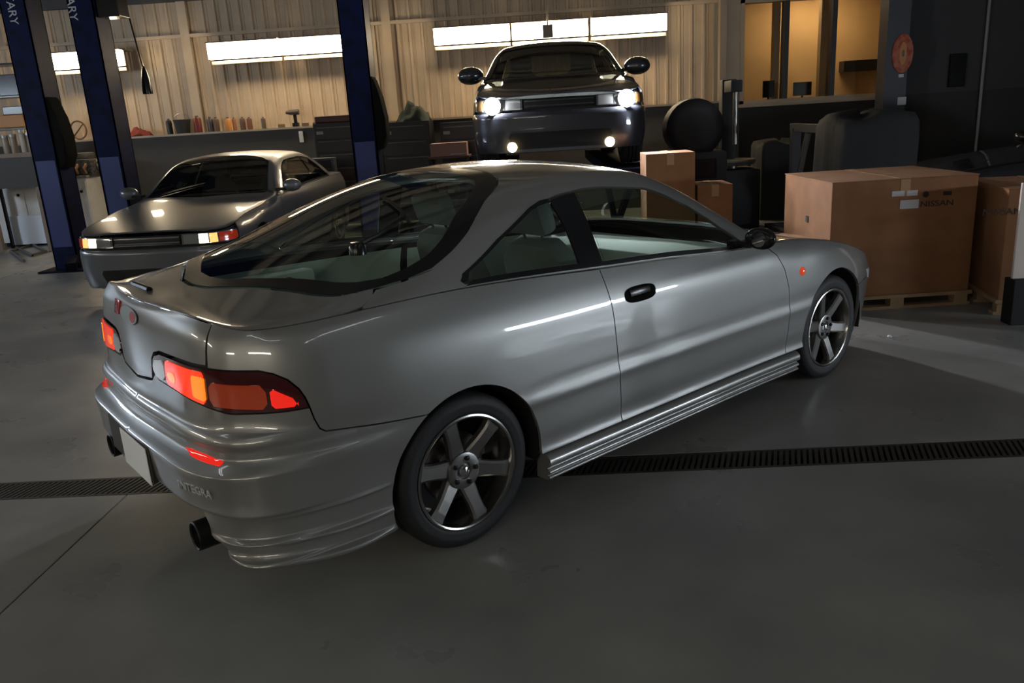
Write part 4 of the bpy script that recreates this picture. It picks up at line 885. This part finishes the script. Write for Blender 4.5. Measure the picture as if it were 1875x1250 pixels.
side_fill(XR-.3, 2.65, 1.0, -math.pi/2, 'long cool fill lamp added on the right-hand wall, out of view', FILL_SIDE, 1.32, .30)  # added low on the wall to light the coupe's flank
for y, lb in ((-1.5, 'fill lamp added on the left-hand wall beside the camera'), (3.0, 'fill lamp added on the left-hand wall in line with the floor drain')): side_fill(XL+.3, y, 2.65, math.pi/2, lb, FILL_LEFT)  # added out of view to light the coupe's tail and the floor
side_fill(XL+.3, 7.6, 2.2, math.pi/2, 'bluish fill lamp added on the left-hand wall near the lift posts', mat('blue_fill_tube', (.9, .95, 1.), .5, emit=(.72, .85, 1.), estr=65.))  # added to brighten the white cabinet and the silver car's front
for x in (-5., -1.5): side_fill(x, YF+.3, 2.65, math.pi, 'fill lamp added on the wall behind the camera', FILL_LEFT if x < 0 else FILL_SIDE)  # added out of view to light the floor and rear bumper
for x, y, l, r in CEIL_FILLS: ceil_fill(x, y, l, math.radians(r), 'long double-tube fill lamp added under the dark ceiling')

# ------------------------------------------------------------------ lift posts
BLUE = mat('blue_lift_paint', (.006, .010, .042), .55, 0., noise=(6., (.005, .007, .02), .35, .6), spec=.06)
BLUE_D = mat('dark_blue_paint', (.006, .007, .016), .6, spec=.06)
def lift_post(x, y, label, lettering=True, pad=True, flip=1, boxed=False):
    t = thing('lift_post', label, 'lift post', (x, y, 0), 0, None)
    MB().box(-.15, .15, -.17, -.155, .02, 4.3).box(-.15, -.135, -.17, .17, .02, 4.3).box(.135, .15, -.17, .17, .02, 4.3).box(-.15, -.06, .155, .17, .02, 4.3).box(.06, .15, .155, .17, .02, 4.3).build('column', BLUE, t)
    MB().box(-.30, .30, -.32, .28, 0, .025, .004).build('base_plate', BLUE_D, t)
    MB().box(-.12, .12, -.175, -.17, .3, 1.35).build('column_stripe', mat('bright_blue', (.010, .022, .11), .5), t)
    c = MB().box(-.13, .13, -.13, .14, 1.30, 2.15, .02).build('carriage', BLUE_D, t, True)
    if pad:
        pr = [(.14, 1.25), (.20, 1.25), (.27, 1.40), (.27, 1.62), (.235, 1.85), (.18, 2.05), (.14, 2.10)]
        MB().prism([(a, b) for a, b in pr], -.16, .10, Matrix(((1, 0, 0, 0), (0, 0, 1, 0), (0, 1, 0, 0), (0, 0, 0, 1))), .02).build('rubber_guard', MATTE, c, True)
    for sd in (-1, 1): MB().box(.05, .95, -.06, .06, .10, .20, .01, Matrix.Translation((0, 0, 0)) @ Matrix.Rotation(math.radians(62*sd*flip+(0 if flip > 0 else 180)), 4, 'Z') @ Matrix.Translation((.06, 0, 0))).build('swing_arm', BLUE_D, t, True)
    if lettering:
        text_mesh('post_lettering', 'ROTARY', .135, mat('white_lettering', (.40, .40, .42), .6), t, Matrix.Translation((-.02 if pad else -.105, -.172, 3.16)) @ Matrix(((0, 1, 0, 0), (0, 0, -1, 0), (-1, 0, 0, 0), (0, 0, 0, 1))), .001)
    if boxed:
        MB().box(.17, .42, -.14, .12, 2.92, 3.26, .01).build('control_box', BLACK, t)
    return t
p1 = gr(112, 488)
lift_post(px(78, 200, 10.0).x, 10.0, 'dark blue lift post before the white cabinet, rubber guard on its side')
lift_post(px(196, 200, 10.0).x, 10.0, 'blue lift post with a black control box, beside the silver car bonnet', pad=False, flip=1, boxed=True)
lift_post(px(662, 160, 10.0).x, 10.0, 'blue lift post standing between the silver car and the raised car', lettering=False)
# pendant socket on a cord
p = px(263, 125, 10.6); pn = thing('pendant_socket', 'black pendant socket hanging on a long cord from the ceiling', 'socket', (p.x, 10.6, 0))
MB().tube([(-.22, 0, ZC), (-.16, 0, 4.2), (-.10, 0, 3.3), (-.03, 0, 2.6), (0, 0, 2.38)], .010, 6).build('cord', BLACK, pn, True)
MB().lathe([(.001, 2.08), (.06, 2.08), (.062, 2.12), (.05, 2.26), (.03, 2.36), (.012, 2.42)], 'z', 16).build('socket_body', BLACK, pn, True)
# ------------------------------------------------------------------ cardboard boxes
CARD = mat('cardboard', (.225, .102, .042), .85, noise=(5., (.185, .08, .032), .35, .65), bump=(80, .08))
CARD2 = mat('cardboard_edge', (.34, .20, .10), .8)
WOOD = mat('pallet_wood', (.30, .20, .11), .8, noise=(9., (.22, .14, .07), .3, .7))
INK = mat('printed_ink', (.02, .016, .014), .7)
PAPER = mat('paper_label', (.42, .40, .42), .7)
def carton(x, y, w, d, h, rz, label, zb=.11, lettering=None):
    t = thing('cardboard_box', label, 'box', (x, y, 0), rz)
    MB().box(0, w, 0, d, zb, zb+h, .006).build('carton', CARD, t)
    MB().box(-.004, w+.004, -.004, d+.004, zb+h-.001, zb+h+.008, .003).build('lid', CARD, t)
    MB().box(w/2-.035, w/2+.035, -.002, d+.002, zb+h+.007, zb+h+.0095).box(w/2-.035, w/2+.035, -.0025, -.0005, zb+h-.12, zb+h+.008).build('tape', mat('packing_tape', (.33, .19, .10), .3), t)
    pal = MB().box(-.02, w+.02, -.02, d+.02, .085, zb).build('pallet', WOOD, t)
    for yy in (0, d/2-.04, d-.08): MB().box(-.02, w+.02, yy, yy+.08, 0, .022).build('pallet_board', WOOD, pal)
    for xx in (0, w/2-.05, w-.10):
        for yy in (0, d/2-.04, d-.08): MB().box(xx, xx+.10, yy, yy+.08, .022, .085).build('pallet_block', WOOD, pal)
    return t
FM = lambda x, z: Matrix.Translation((x, -.002, z)) @ Matrix(((1, 0, 0, 0), (0, 0, -1, 0), (0, 1, 0, 0), (0, 0, 0, 1)))
a = px(1512, 560, 5.90); b = px(1768, 560, 5.95)
cw = b.x-a.x
c1 = carton(a.x, 5.88, cw, .95, .84, math.radians(3), 'large cardboard carton on a pallet in front of the grey car nose')
for (u0, u1, v0, v1) in ((1633, 1657, 349, 360), (1661, 1682, 348, 359), (1648, 1684, 365, 383)):
    p, q = px(u0, v1, 5.9), px(u1, v0, 5.9); MB().box(p.x-a.x, q.x-a.x, -.004, -.001, p.z, q.z).build('paper_label', PAPER, c1)
p = px(1697, 356, 5.9); MB().prism(el(.022, .022, 20), 0, .002, FM(p.x-a.x, p.z)).build('printed_mark', INK, c1)
p = px(1738, 354, 5.9); MB().box(p.x-a.x-.03, p.x-a.x+.03, -.003, -.001, p.z-.014, p.z+.014).build('printed_mark', INK, c1)
p = px(1718, 373, 5.9); text_mesh('box_lettering', 'NISSAN', .058, INK, c1, FM(p.x-a.x, p.z), .001, sx=1.25)
p = px(1478, 384, 5.9); MB().box(-.005, -.001, .42, .47, .62, .67).build('hand_hole', INK, c1)
a2 = px(1806, 560, 5.66)
c2 = carton(a2.x+.04, 5.60, .80, .85, .76, math.radians(-9), 'smaller cardboard carton on a pallet at the right of the large one')
p = px(1822, 388, 5.62); text_mesh('box_lettering', 'NISSAN', .062, INK, c2, FM(p.x-a2.x, p.z), .001, sx=1.2)
MB().box(.22, .25, -.004, -.001, .66, .78).build('printed_mark', INK, c2)
# white pole and low crate at the frame edge
p = px(1868, 470, 5.3); pp = thing('board', 'pale upright board leaning by the smaller carton', 'board', (p.x+.02, 5.36, 0), 0)
MB().box(-.02, .10, 0, .02, .30, .94, .004).build('plank', mat('pale_board', (.55, .47, .43), .6), pp); MB().box(-.03, .12, -.05, .07, 0, .31, .005).build('foot', DARK, pp)
tag(MB().lathe([(.001, .014), (.011, .012), (.016, .004), (.014, 0), (.001, 0)], 'z', 12, tuple(gr(1629, 617))).build('bottle_cap', mat('white_plastic'), None, True), 'tiny white bottle cap lying on the floor near the large carton', 'scrap')  # small bottle cap of white plastic
# ------------------------------------------------------------------ cars
build_integra()
SILVER = paint('silver_car_paint', (.10, .106, .12), .34, .4)
BLACKP = paint('black_car_paint', (.018, .018, .022), .3, .5)
DARKP = paint('charcoal_car_paint', (.028, .030, .040), .35, .5)
LIT = lens('lit_warm_headlamp', (.9, .9, .85), (1., .86, .62), 3.2)
GLOWA = lens('lit_amber_lamp', (.7, .35, .08), (1., .50, .16), 1.1)
MATS['silver_car_paint'].node_tree.nodes['Principled BSDF'].inputs['Coat Weight'].default_value = .4
coupe('silver two-door coupe with lit headlamps facing out between the blue lift posts', (-3.484, 10.754, 0), -1.6241, SILVER, True, GLOWA, LIT)
# raised car on a scissor lift
HZ = 1.02
HL = mat('headlamp_glare', (1, 1, 1), .3, emit=(.93, .95, 1.), estr=HEAD_LAMP)
FOG = mat('fog_lamp_glow', (1, .9, .6), .3, emit=(1., .74, .34), estr=42.)
rc, RB, RS = coupe('dark car raised on a lift with blazing headlamps and yellow fog lamps', (.24, 11.05, HZ), -math.pi/2, DARKP, False, mat('dark_amber_glass', (.06, .03, .01), .2), None, 1.5, .90)
for sd in (-1, 1):
    MB().lathe([(.001, .035), (.04, .033), (.066, .022), (.076, .006), (.076, 0), (.001, 0)], 'x', 28, (3.345, sd*.615, .62)).build('high_beam', HL, rc, True)
    MB().lathe([(.086, .0), (.086, .03), (.076, .03), (.076, .0)], 'x', 28, (3.335, sd*.615, .62), close=True).build('lamp_bezel', BLACK, rc, True)
    MB().lathe([(.001, .03), (.025, .027), (.04, .012), (.044, 0), (.001, 0)], 'x', 24, (3.40, sd*.45, .245)).build('fog_lamp', FOG, rc, True)
lf = thing('scissor_lift', 'low scissor lift with two runways under the raised dark car', 'lift', (.24, 9.75, 0))
for sd in (-1, 1):
    MB().box(sd*.72-.25, sd*.72+.25, -2.1, 2.1, HZ-.12, HZ-.005, .008).build('runway', BLUE_D, lf); MB().box(sd*.72-.25, sd*.72+.25, -1.3, 1.3, 0, .06, .006).build('base_frame', BLUE_D, lf)
    for s2 in (-1, 1):
        ang = math.atan2(HZ-.2, 2.0)
        MB().box(-1.12, 1.12, -.03, .03, -.05, .05, .006, Matrix.Translation((sd*.72+s2*.08, 0, (HZ-.06)/2)) @ Matrix.Rotation(math.pi/2, 4, 'Z') @ Matrix.Rotation(ang*s2, 4, 'Y')).build('scissor_leg', BLUE_D, lf)
coupe('black coupe standing in the dark behind the cardboard boxes', (7.4, 8.6, 0), math.radians(172), BLACKP, False)

# ------------------------------------------------------------------ things on the back wall ledge
random.seed(4)
ZL = 1.576; YLd = YB-.20
def can(u, h, r, col, label, cap=None):
    p = px(u, 235, YLd); t = thing('can', label, 'can', (p.x, YLd+random.uniform(-.05, .05), ZL), 0, 'cans and bottles along the wall ledge')
    m = mat('can_%d_%d_%d' % tuple(int(c*100) for c in col), col, .4)
    MB().lathe([(.001, 0), (r, 0), (r*1.02, .006), (r*1.02, h*.80), (r*.8, h*.88), (r*.3, h*.90), (r*.3, h*.93), (.001, h*.93)], 'z', 16).build('can_body', m, t, True)
    MB().lathe([(r*.42, h*.90), (r*.42, h), (.001, h)], 'z', 12).build('cap', mat('can_cap', (.12, .1, .09), .5) if cap is None else cap, t, True)
can(312, .24, .045, (.03, .03, .03), 'tall black bottle beside the dark bucket on the wall ledge')
can(365, .26, .06, (.13, .02, .015), 'dark red can on the wall ledge')
can(387, .23, .05, (.07, .06, .07), 'dark grey can beside the dark red can on the ledge')
can(399, .22, .045, (.10, .06, .04), 'brown can left of the orange can on the ledge')
can(421, .21, .05, (.45, .20, .05), 'bright orange can on the wall ledge')
can(431, .20, .03, (.25, .10, .04), 'slim rust coloured can beside the orange can')
can(444, .20, .04, (.10, .06, .04), 'short brown can right of the slim rust coloured can')
can(457, .19, .04, (.14, .05, .03), 'reddish brown can second right of the slim rust coloured can')
can(483, .18, .035, (.08, .06, .05), 'single small can standing apart on the ledge')
p = px(336, 240, YLd); bk = thing('bucket', 'dark bucket on the wall ledge beside the black bottle', 'bucket', (p.x, YLd, ZL)); MB().lathe([(.001, 0), (.10, 0), (.13, .20), (.138, .20), (.138, .215), (.12, .215), (.095, .02), (.001, .02)], 'z', 24).build('pail', mat('dark_pail', (.025, .027, .026), .5), bk, True)
MB().tube([(.125*math.cos(a), 0, .20+.11*math.sin(a)) for a in np.linspace(0, math.pi, 12)], .006, 6).build('bucket_handle', STEEL, bk, True)
p = px(255, 240, YLd); rg_ = thing('rag', 'dark red shop rag heaped on the wall ledge', 'rag', (p.x, YLd, ZL))
def heap(w, d, h, seed, n=14):
    random.seed(seed); v = []; f = []
    for i in range(n+1):
        for j in range(n+1):
            x, y = i/n*2-1, j/n*2-1; r = max(0, 1-(x*x+y*y)); z = h*r**.6*(.6+.4*math.sin(5*x+seed)*math.cos(4*y+seed*2)+.25*random.random()) if r > 0 else 0
            v.append((x*w, y*d, max(z, .0)))
    for i in range(n):
        for j in range(n): a = i*(n+1)+j; f.append((a, a+n+1, a+n+2, a+1))
    f.append(tuple([i*(n+1) for i in range(n+1)]+[n*(n+1)+j for j in range(1, n+1)]+[i*(n+1)+n for i in range(n-1, -1, -1)]+[j for j in range(n-1, 0, -1)])[::-1]); return v, f
pydata('cloth', *heap(.20, .10, .14, 3), mat('red_rag', (.16, .025, .02), .9), rg_, True)
p = px(543, 235, YLd); dl = thing('power_drill', 'dark power drill standing on the wall ledge', 'drill', (p.x, YLd, ZL))
MB().box(-.05, .05, -.04, .04, 0, .06, .008).build('battery', BLACK, dl, True); MB().box(-.025, .025, -.022, .022, .05, .19, .008).build('grip', BLACK, dl, True)
MB().tube([(-.14, 0, .22), (-.06, 0, .22), (.07, 0, .22)], [.018, .042, .042], 14).build('motor', mat('drill_grey', (.05, .04, .035), .5), dl, True)
for u in (516, 560, 580): p = px(u, 235, YLd); tag(MB().box(-.05, .05, -.03, .03, 0, .05, .006, Matrix.Translation((p.x, YLd, ZL))).build('parts_box', mat('brown_parts_box', (.12, .08, .05), .8)), 'tiny brown parts box on the wall ledge', 'box', 'tiny parts boxes on the ledge')
p = px(552, 255, YB-.33); tag(MB().box(p.x-.03, p.x+.03, YB-.345, YB-.302, 1.33, 1.50, .008).build('wall_switch', mat('white_plastic')), 'white switch plate on the dark wall under the ledge', 'switch')

# ------------------------------------------------------------------ tool chests
def chest(x, y, w, d, h, col, label, n=6, top=True):
    t = thing('tool_chest', label, 'tool chest', (x, y, 0)); m = mat('chest_%d' % int(col[0]*1000), col, .4, .2)
    MB().box(-w/2, w/2, 0, d, .12, h, .01).build('cabinet', m, t)
    hh = (h-.2)/n
    for i in range(n):
        z = .16+i*hh; dd = MB().box(-w/2+.02, w/2-.02, -.018, .0, z+.008, z+hh-.008, .004).build('drawer', m, t); MB().box(-w/2+.06, w/2-.06, -.034, -.016, z+hh-.035, z+hh-.02, .003).build('drawer_handle', mat('worn_handle', (.10, .10, .10), .35, .9), dd)
        if i in (1, n-1): MB().box(-w/2+.05, -w/2+.15, -.021, -.017, z+hh*.4, z+hh*.62).build('drawer_label', mat('dull_label', (.25, .27, .27), .6), dd)
    for sx in (-1, 1):
        for yy in (.08, d-.08): MB().lathe([(.001, -.02), (.055, -.02), (.06, 0), (.055, .02), (.001, .02)], 'x', 14, (sx*(w/2-.1), yy, .06)).build('castor', BLACK, t, True)
    if top: MB().box(-w/2+.03, w/2-.03, .02, d-.02, h, h+.10, .02).build('chest_lid', mat('dark_red_lid', (.07, .022, .016), .45), t)
a, b = px(601, 300, 12.3), px(700, 300, 12.3)
chest((a.x+b.x)/2-.1, 12.3, .95, .55, 1.60, (.022, .020, .022), 'black tool chest with a dark red lid beside the blue lift post', 7)
a, b = px(706, 300, 12.2), px(786, 300, 12.2)
chest((a.x+b.x)/2, 12.3, .72, .55, 1.55, (.020, .021, .027), 'black tool chest without a lid between lift post and raised car', 6, False)
a = px(826, 300, 12.3); chest(a.x+.33, 12.45, .95, .55, 1.50, (.021, .022, .03), 'black tool chest half hidden by the raised car', 6, False)
p = px(762, 208, 12.5); jk = thing('jacket', 'dark jacket bundled on top of the lidless tool chest', 'jacket', (p.x-.05, 12.58, 1.55)); pydata('cloth', *heap(.26, .18, .27, 9), mat('dark_green_cloth', (.03, .04, .035), .9), jk, True)
a, b = px(788, 288, 11.75), px(853, 260, 11.75)
ct = thing('cardboard_box', 'small pinkish cardboard box on a dark trolley beside the raised car', 'box', ((a.x+b.x)/2, 11.95, a.z)); w = (b.x-a.x)/2
MB().box(-w, w, -.14, .14, 0, b.z-a.z, .004).build('carton', mat('pinkish_card', (.30, .17, .15), .8), ct); MB().box(-.03, .03, -.142, .142, b.z-a.z-.001, b.z-a.z+.002).build('tape', mat('packing_tape'), ct); MB().box(w*.1, w*.95, -.143, -.139, .02, .032).build('paper_label', PAPER, ct)
tr = thing('trolley', 'dark workshop trolley under the small pinkish box', 'trolley', ((a.x+b.x)/2, 11.95, 0)); MB().box(-.30, .30, -.22, .22, a.z-.03, a.z, .006).build('trolley_top', mat('maroon_steel', (.06, .02, .025), .5), tr); MB().box(-.28, .28, -.2, .2, .20, .23).build('trolley_shelf', BLACK, tr)
for sx in (-1, 1):
    for sy in (-1, 1): MB().box(sx*.27-.015, sx*.27+.015, sy*.19-.015, sy*.19+.015, .0, a.z-.03).build('trolley_leg', BLACK, tr)

# ------------------------------------------------------------------ left: white cabinet, engine, bench
WH = mat('white_cabinet_paint', (.78, .78, .79), .5, noise=(3., (.66, .64, .62), .3, .6))
a, b = px(22, 440, 12.75), px(192, 440, 12.75)
cb = thing('cabinet', 'long white workshop cabinet standing behind the blue lift posts', 'cabinet', (a.x, 12.55, 0)); w = b.x-a.x
MB().box(0, w, 0, .5, .06, 1.0, .01).build('cabinet_body', WH, cb); MB().box(-.03, w+.03, -.03, .52, 1.0, 1.04, .008).build('cabinet_top', mat('grimy_top', (.22, .2, .18), .6), cb); box('plinth', .02, w-.02, .03, .48, 0, .06, BLACK, cb)
for i in range(3):
    dd = MB().box(i*w/3+.012, (i+1)*w/3-.012, -.018, -.0005, .09, .96, .004).build('cabinet_door', WH, cb); MB().lathe([(.001, -.05), (.02, -.048), (.024, -.035), (.01, -.02), (.01, -.016)], 'y', 14, ((i+1)*w/3-.09, 0, .80)).build('door_knob', BLACK, dd, True)
tag(MB().box(a.x+.18, a.x+.72, 12.50, 12.53, .03, .48, .004).build('panel', mat('pale_blue_panel', (.70, .75, .84), .5)), 'pale blue panel leaning against the white cabinet', 'panel')
p = px(152, 330, 12.8); en = thing('engine_block', 'oily engine block with hoses on the white cabinet', 'engine', (p.x, 12.80, 1.04))
ENG = mat('oily_metal', (.08, .075, .07), .5, .7, noise=(30., (.2, .19, .18), .45, .6))
MB().box(-.30, .30, -.18, .18, 0, .24, .03).build('block', ENG, en, True); MB().box(-.26, .22, -.12, .12, .24, .34, .03).build('head_cover', mat('dull_alloy', (.26, .25, .24), .4, .8), en, True)
for i in range(4): MB().tube([(-.2+.13*i, -.17, .16), (-.2+.13*i, -.25, .10), (-.18+.13*i, -.26, .02)], .028, 8).build('manifold_pipe', mat('rusty_pipe', (.14, .08, .05), .6, .5), en, True)
MB().lathe([(.001, -.02), (.09, -.02), (.095, 0), (.09, .02), (.001, .02)], 'x', 20, (.32, 0, .14)).build('pulley', STEEL, en, True)
MB().tube([(-.28, 0, .3), (-.36, -.05, .38), (-.30, -.1, .44), (-.16, -.1, .40)], .018, 8).build('hose', BLACK, en, True)
p = px(127, 250, 12.9); st = thing('steering_rim', 'brown ring leaning on the wall above the engine', 'ring', (p.x, 13.2, 1.577))
MB().tube([(.13*math.cos(t), 0, .15+.14*math.sin(t)) for t in np.linspace(0, 2*math.pi, 25)], .013, 8, False).build('ring', mat('brown_ring', (.12, .07, .04), .6), st, True); MB().tube([(-.09, 0, .06), (.09, 0, .24)], .010, 6).build('ring_spoke', mat('brown_ring'), st)
tag(pydata('paper', [(px(98, 305, 12.6).x+dx, 12.525, 1.04+z) for dx, z in ((-.05, 0), (.04, 0), (.13, .24), (-.04, .22))]+[(px(98, 305, 12.6).x+dx, 12.535, 1.04+z) for dx, z in ((-.05, 0), (.04, 0), (.13, .24), (-.04, .22))], [(0, 1, 2, 3), (7, 6, 5, 4), (0, 4, 5, 1), (1, 5, 6, 2), (2, 6, 7, 3), (3, 7, 4, 0)], mat('cream_paper', (.55, .50, .42), .8)), 'cream card propped beside the engine block', 'card')
# bench at the far left with jars, crate
a, b = px(4, 330, 11.9), px(84, 277, 11.9)
bn = thing('workbench', 'dark workbench left of the lift posts with jars on it', 'workbench', ((a.x+b.x)/2-.3, 12.0, 0)); w = 1.2
MB().box(-w/2, w/2, -.3, .3, 1.38, 1.44, .006).build('bench_top', mat('bench_wood', (.20, .15, .12), .7), bn); MB().box(-w/2+.03, w/2-.03, -.28, .28, .95, 1.38).build('bench_box', mat('dark_bench', (.03, .028, .026), .6), bn)
for sx in (-1, 1):
    for sy in (-1, 1): MB().box(sx*(w/2-.05)-.035, sx*(w/2-.05)+.035, sy*.25-.035, sy*.25+.035, 0, .95).build('bench_leg', mat('bench_wood'), bn)
for i, (u, hh, c) in enumerate(((12, .26, (.30, .25, .2)), (27, .27, (.28, .22, .17)), (45, .33, (.40, .36, .3)), (57, .28, (.16, .13, .1)))):
    p = px(u, 270, 12.0); t = thing('jar', ['beige jar at the left end of the workbench', 'brownish jar second along the workbench', 'tall pale jar on the workbench', 'dark brown jar on the workbench nearest the lift post'][i], 'jar', (p.x, 12.0, 1.44), 0, 'jars on the workbench')
    MB().lathe([(.001, 0), (.042, 0), (.046, .02), (.046, hh*.75), (.04, hh*.85), (.045, hh*.87), (.001, hh*.87)], 'z', 16).build('jar_body', mat('jar_%d' % i, c, .4), t, True); MB().lathe([(.05, hh*.86), (.05, hh), (.001, hh)], 'z', 14).build('lid', mat('jar_lid', (.3, .3, .28), .4, .6), t, True)
p = px(20, 222, 12.1); tag(MB().box(p.x-.22, p.x+.22, 12.05, 12.35, p.z-.09, p.z+.09, .012).build('storage_bin', mat('orange_bin', (.42, .17, .03), .5)), 'orange storage bin on a bracket above the workbench', 'bin')
sb = thing('shelf', 'dark wall shelf rack above the workbench at the far left', 'shelf', (p.x-.1, 12.2, 0))
for z in (p.z-.10, 2.25, 2.7): MB().box(-.5, .42, -.16, .2, z-.025, z, .003).build('shelf_board', BLACK, sb)
for sx in (-.48, .40): MB().box(sx-.02, sx+.02, .16, .20, 0, 2.9).build('upright', BLACK, sb)
for i, (u, v) in enumerate(((20, 155), (26, 190))):
    q = px(u, v, 12.1); tag(MB().box(q.x-.2, q.x+.18, 12.10, 12.3, (2.252, p.z+.30)[i] if i == 0 else p.z+.09, ((2.25, p.z+.30)[i] if i == 0 else p.z+.09)+(.30, .12)[i], .01).build('crate', BLACK), ['black crate on the middle shelf above the workbench', 'black crate stacked on the orange storage bin'][i], 'crate')
# wall socket box etc near post
# jack under the silver car nose: hoses on the floor
tag(MB().tube([gr(30, 455)+Vector((0, 0, .02)), gr(60, 470)+Vector((0, 0, .02)), gr(85, 462)+Vector((0, 0, .02)), gr(60, 450)+Vector((0, 0, .02)), gr(20, 462)+Vector((0, 0, .02)), gr(45, 480)+Vector((0, 0, .02))], .018, 8).build('air_hose', mat('grey_hose', (.10, .10, .10), .6), None, True), 'grey air hose coiled on the floor by the white cabinet', 'hose')
p = gr(20, 440); jr = thing('jerrycan', 'white plastic jerrycan on the floor left of the white cabinet', 'jerrycan', (p.x, 12.2, 0)); MB().box(-.10, .10, -.07, .07, 0, .30, .03).build('can_body', mat('white_plastic'), jr, True); MB().lathe([(.025, .30), (.025, .34), (.001, .34)], 'z', 14, (.05, 0, 0)).build('cap', BLACK, jr, True); MB().tube([(-.07, 0, .29), (-.07, 0, .345), (.0, 0, .345), (.0, 0, .29)], .012, 8).build('handle', mat('white_plastic'), jr, True)

# ------------------------------------------------------------------ right: machinery in the dark
MACH = mat('dark_machine_paint', (.016, .016, .019), .6, .1)
p = px(1268, 250, 9.2); tc_ = thing('wheel_balancer', 'dark wheel balancer with a domed hood right of the raised car', 'machine', (p.x, 9.2, 0))
MB().box(-.33, .33, -.25, .25, 0, 1.05, .03).build('machine_body', MACH, tc_, True)
MB().lathe([(.26, -.20), (.31, -.15), (.32, 0), (.31, .15), (.26, .20), (.001, .20)], 'y', 28, (0, 0, 1.30)).lathe([(.001, -.22), (.2, -.215), (.26, -.20)], 'y', 28, (0, 0, 1.30)).build('domed_hood', MACH, tc_, True)
MB().box(-.20, .20, -.27, -.25, .78, .98, .006).build('control_panel', BLACK, tc_)
p = px(1332, 200, 10.4); tcx = thing('tyre_changer', 'tall dark tyre changer column left of the office window', 'machine', (p.x+.05, 10.4, 0))
MB().box(-.30, .30, -.30, .30, 0, .75, .03).build('machine_body', MACH, tcx, True); MB().box(-.09, .09, .12, .30, .75, 1.82, .015).build('mast', MACH, tcx, True); MB().box(-.07, .07, -.25, .2, 1.66, 1.80, .015).build('tool_arm', MACH, tcx, True)
MB().lathe([(.001, .86), (.28, .86), (.29, .84), (.27, .80), (.06, .78), (.06, .74)], 'z', 28, (0, -.06, 0)).build('turntable', STEEL, tcx, True); MB().tube([(0, -.2, 1.66), (0, -.2, 1.05)], .03, 10).build('tool_rod', STEEL, tcx, True)
for i, (u, v, w, h, dd) in enumerate(((1228, 320, .42, .50, 7.1), (1310, 345, .30, .30, 7.1))):
    q = px(u, v, dd); t = thing('cardboard_box', ['tall brown carton right of the raised car, behind the grey roof', 'low brown carton before the tyre changer'][i], 'box', (q.x, dd, 0)); zt = px(u, (280, 338)[i], dd).z
    MB().box(-w/2, w/2, 0, .4, 0, zt, .005).build('carton', CARD, t); MB().box(-.03, .03, -.002, .4, zt-.1, zt+.002).build('tape', mat('packing_tape'), t)
# covered heap: engine crate with a tarp, black bins
def tarp(u0, u1, vt, Y, d, label, seed, col=(.022, .024, .026)):
    a, b = px(u0, vt, Y), px(u1, vt, Y); w = (b.x-a.x)/2; h = a.z; t = thing('tarp_covered_stack', label, 'stack', ((a.x+b.x)/2, Y+d/2, 0)); m = mat('tarp_%d' % seed, col, .75, bump=(9, .6), spec=.2)
    random.seed(seed); n = 18; v = []; f = []
    rings = [(1.05, 0), (1.04, .25), (1.03, .55), (1.02, .82), (1.0, .93), (.93, .985), (.6, 1.0), (.2, 1.01)]
    for k, (s, zz) in enumerate(rings):
        for i in range(4*n):
            a_ = 2*math.pi*i/(4*n); c, s_ = math.cos(a_), math.sin(a_); q = 1/max(abs(c), abs(s_))**.82; wv = 1+.03*math.sin(a_*9+seed)*(1-zz)+.012*random.uniform(-1, 1)
            v.append((w*s*c*q*wv, d/2*s*s_*q*wv, h*zz*(1+.03*math.sin(3*a_+seed)*(k > 3))))
    N = 4*n
    for k in range(len(rings)-1):
        for i in range(N): f.append((k*N+i, k*N+(i+1) % N, (k+1)*N+(i+1) % N, (k+1)*N+i))
    f.append(tuple((len(rings)-1)*N+i for i in range(N))); pydata('tarp', v, f, m, t, True); box('stack_core', -w*.85, w*.85, -d*.4, d*.4, 0, h*.85, DARK, t)
tarp(1545, 1690, 213, 7.6, .8, 'stack under a black tarp behind the large carton', 5)
tarp(1395, 1475, 262, 10.9, .6, 'low stack under a dark tarp below the office window', 8, (.03, .03, .032))
p = px(1470, 300, 9.4); eh = thing('engine_hoist', 'dark engine hoist with a hanging chain below the office window', 'hoist', (p.x, 9.7, 0))
MB().box(-.05, .05, -.05, .05, 0, 1.22, .006).build('mast', MACH, eh); MB().box(-.04, .04, -.9, .1, 1.18, 1.27, .006).build('boom', MACH, eh); MB().tube([(0, -.45, 1.18), (0, -.05, .45)], .035, 10).build('ram', STEEL, eh, True)
for sx in (-1, 1): MB().box(-.035, .035, -1.0, .1, .05, .12, .004, Matrix.Translation((sx*.25, 0, 0))).build('hoist_leg', MACH, eh)
MB().box(-.30, .30, .0, .1, .05, .12).build('cross_member', MACH, eh)
MB().tube([(0, -.86, 1.18), (0, -.86, .95)], .012, 6).build('chain', STEEL, eh, True); MB().tube([(0, -.86, .95), (.03, -.86, .92), (.03, -.86, .87), (0, -.86, .85), (-.03, -.86, .87)], .011, 6).build('hook', CHROME, eh, True)
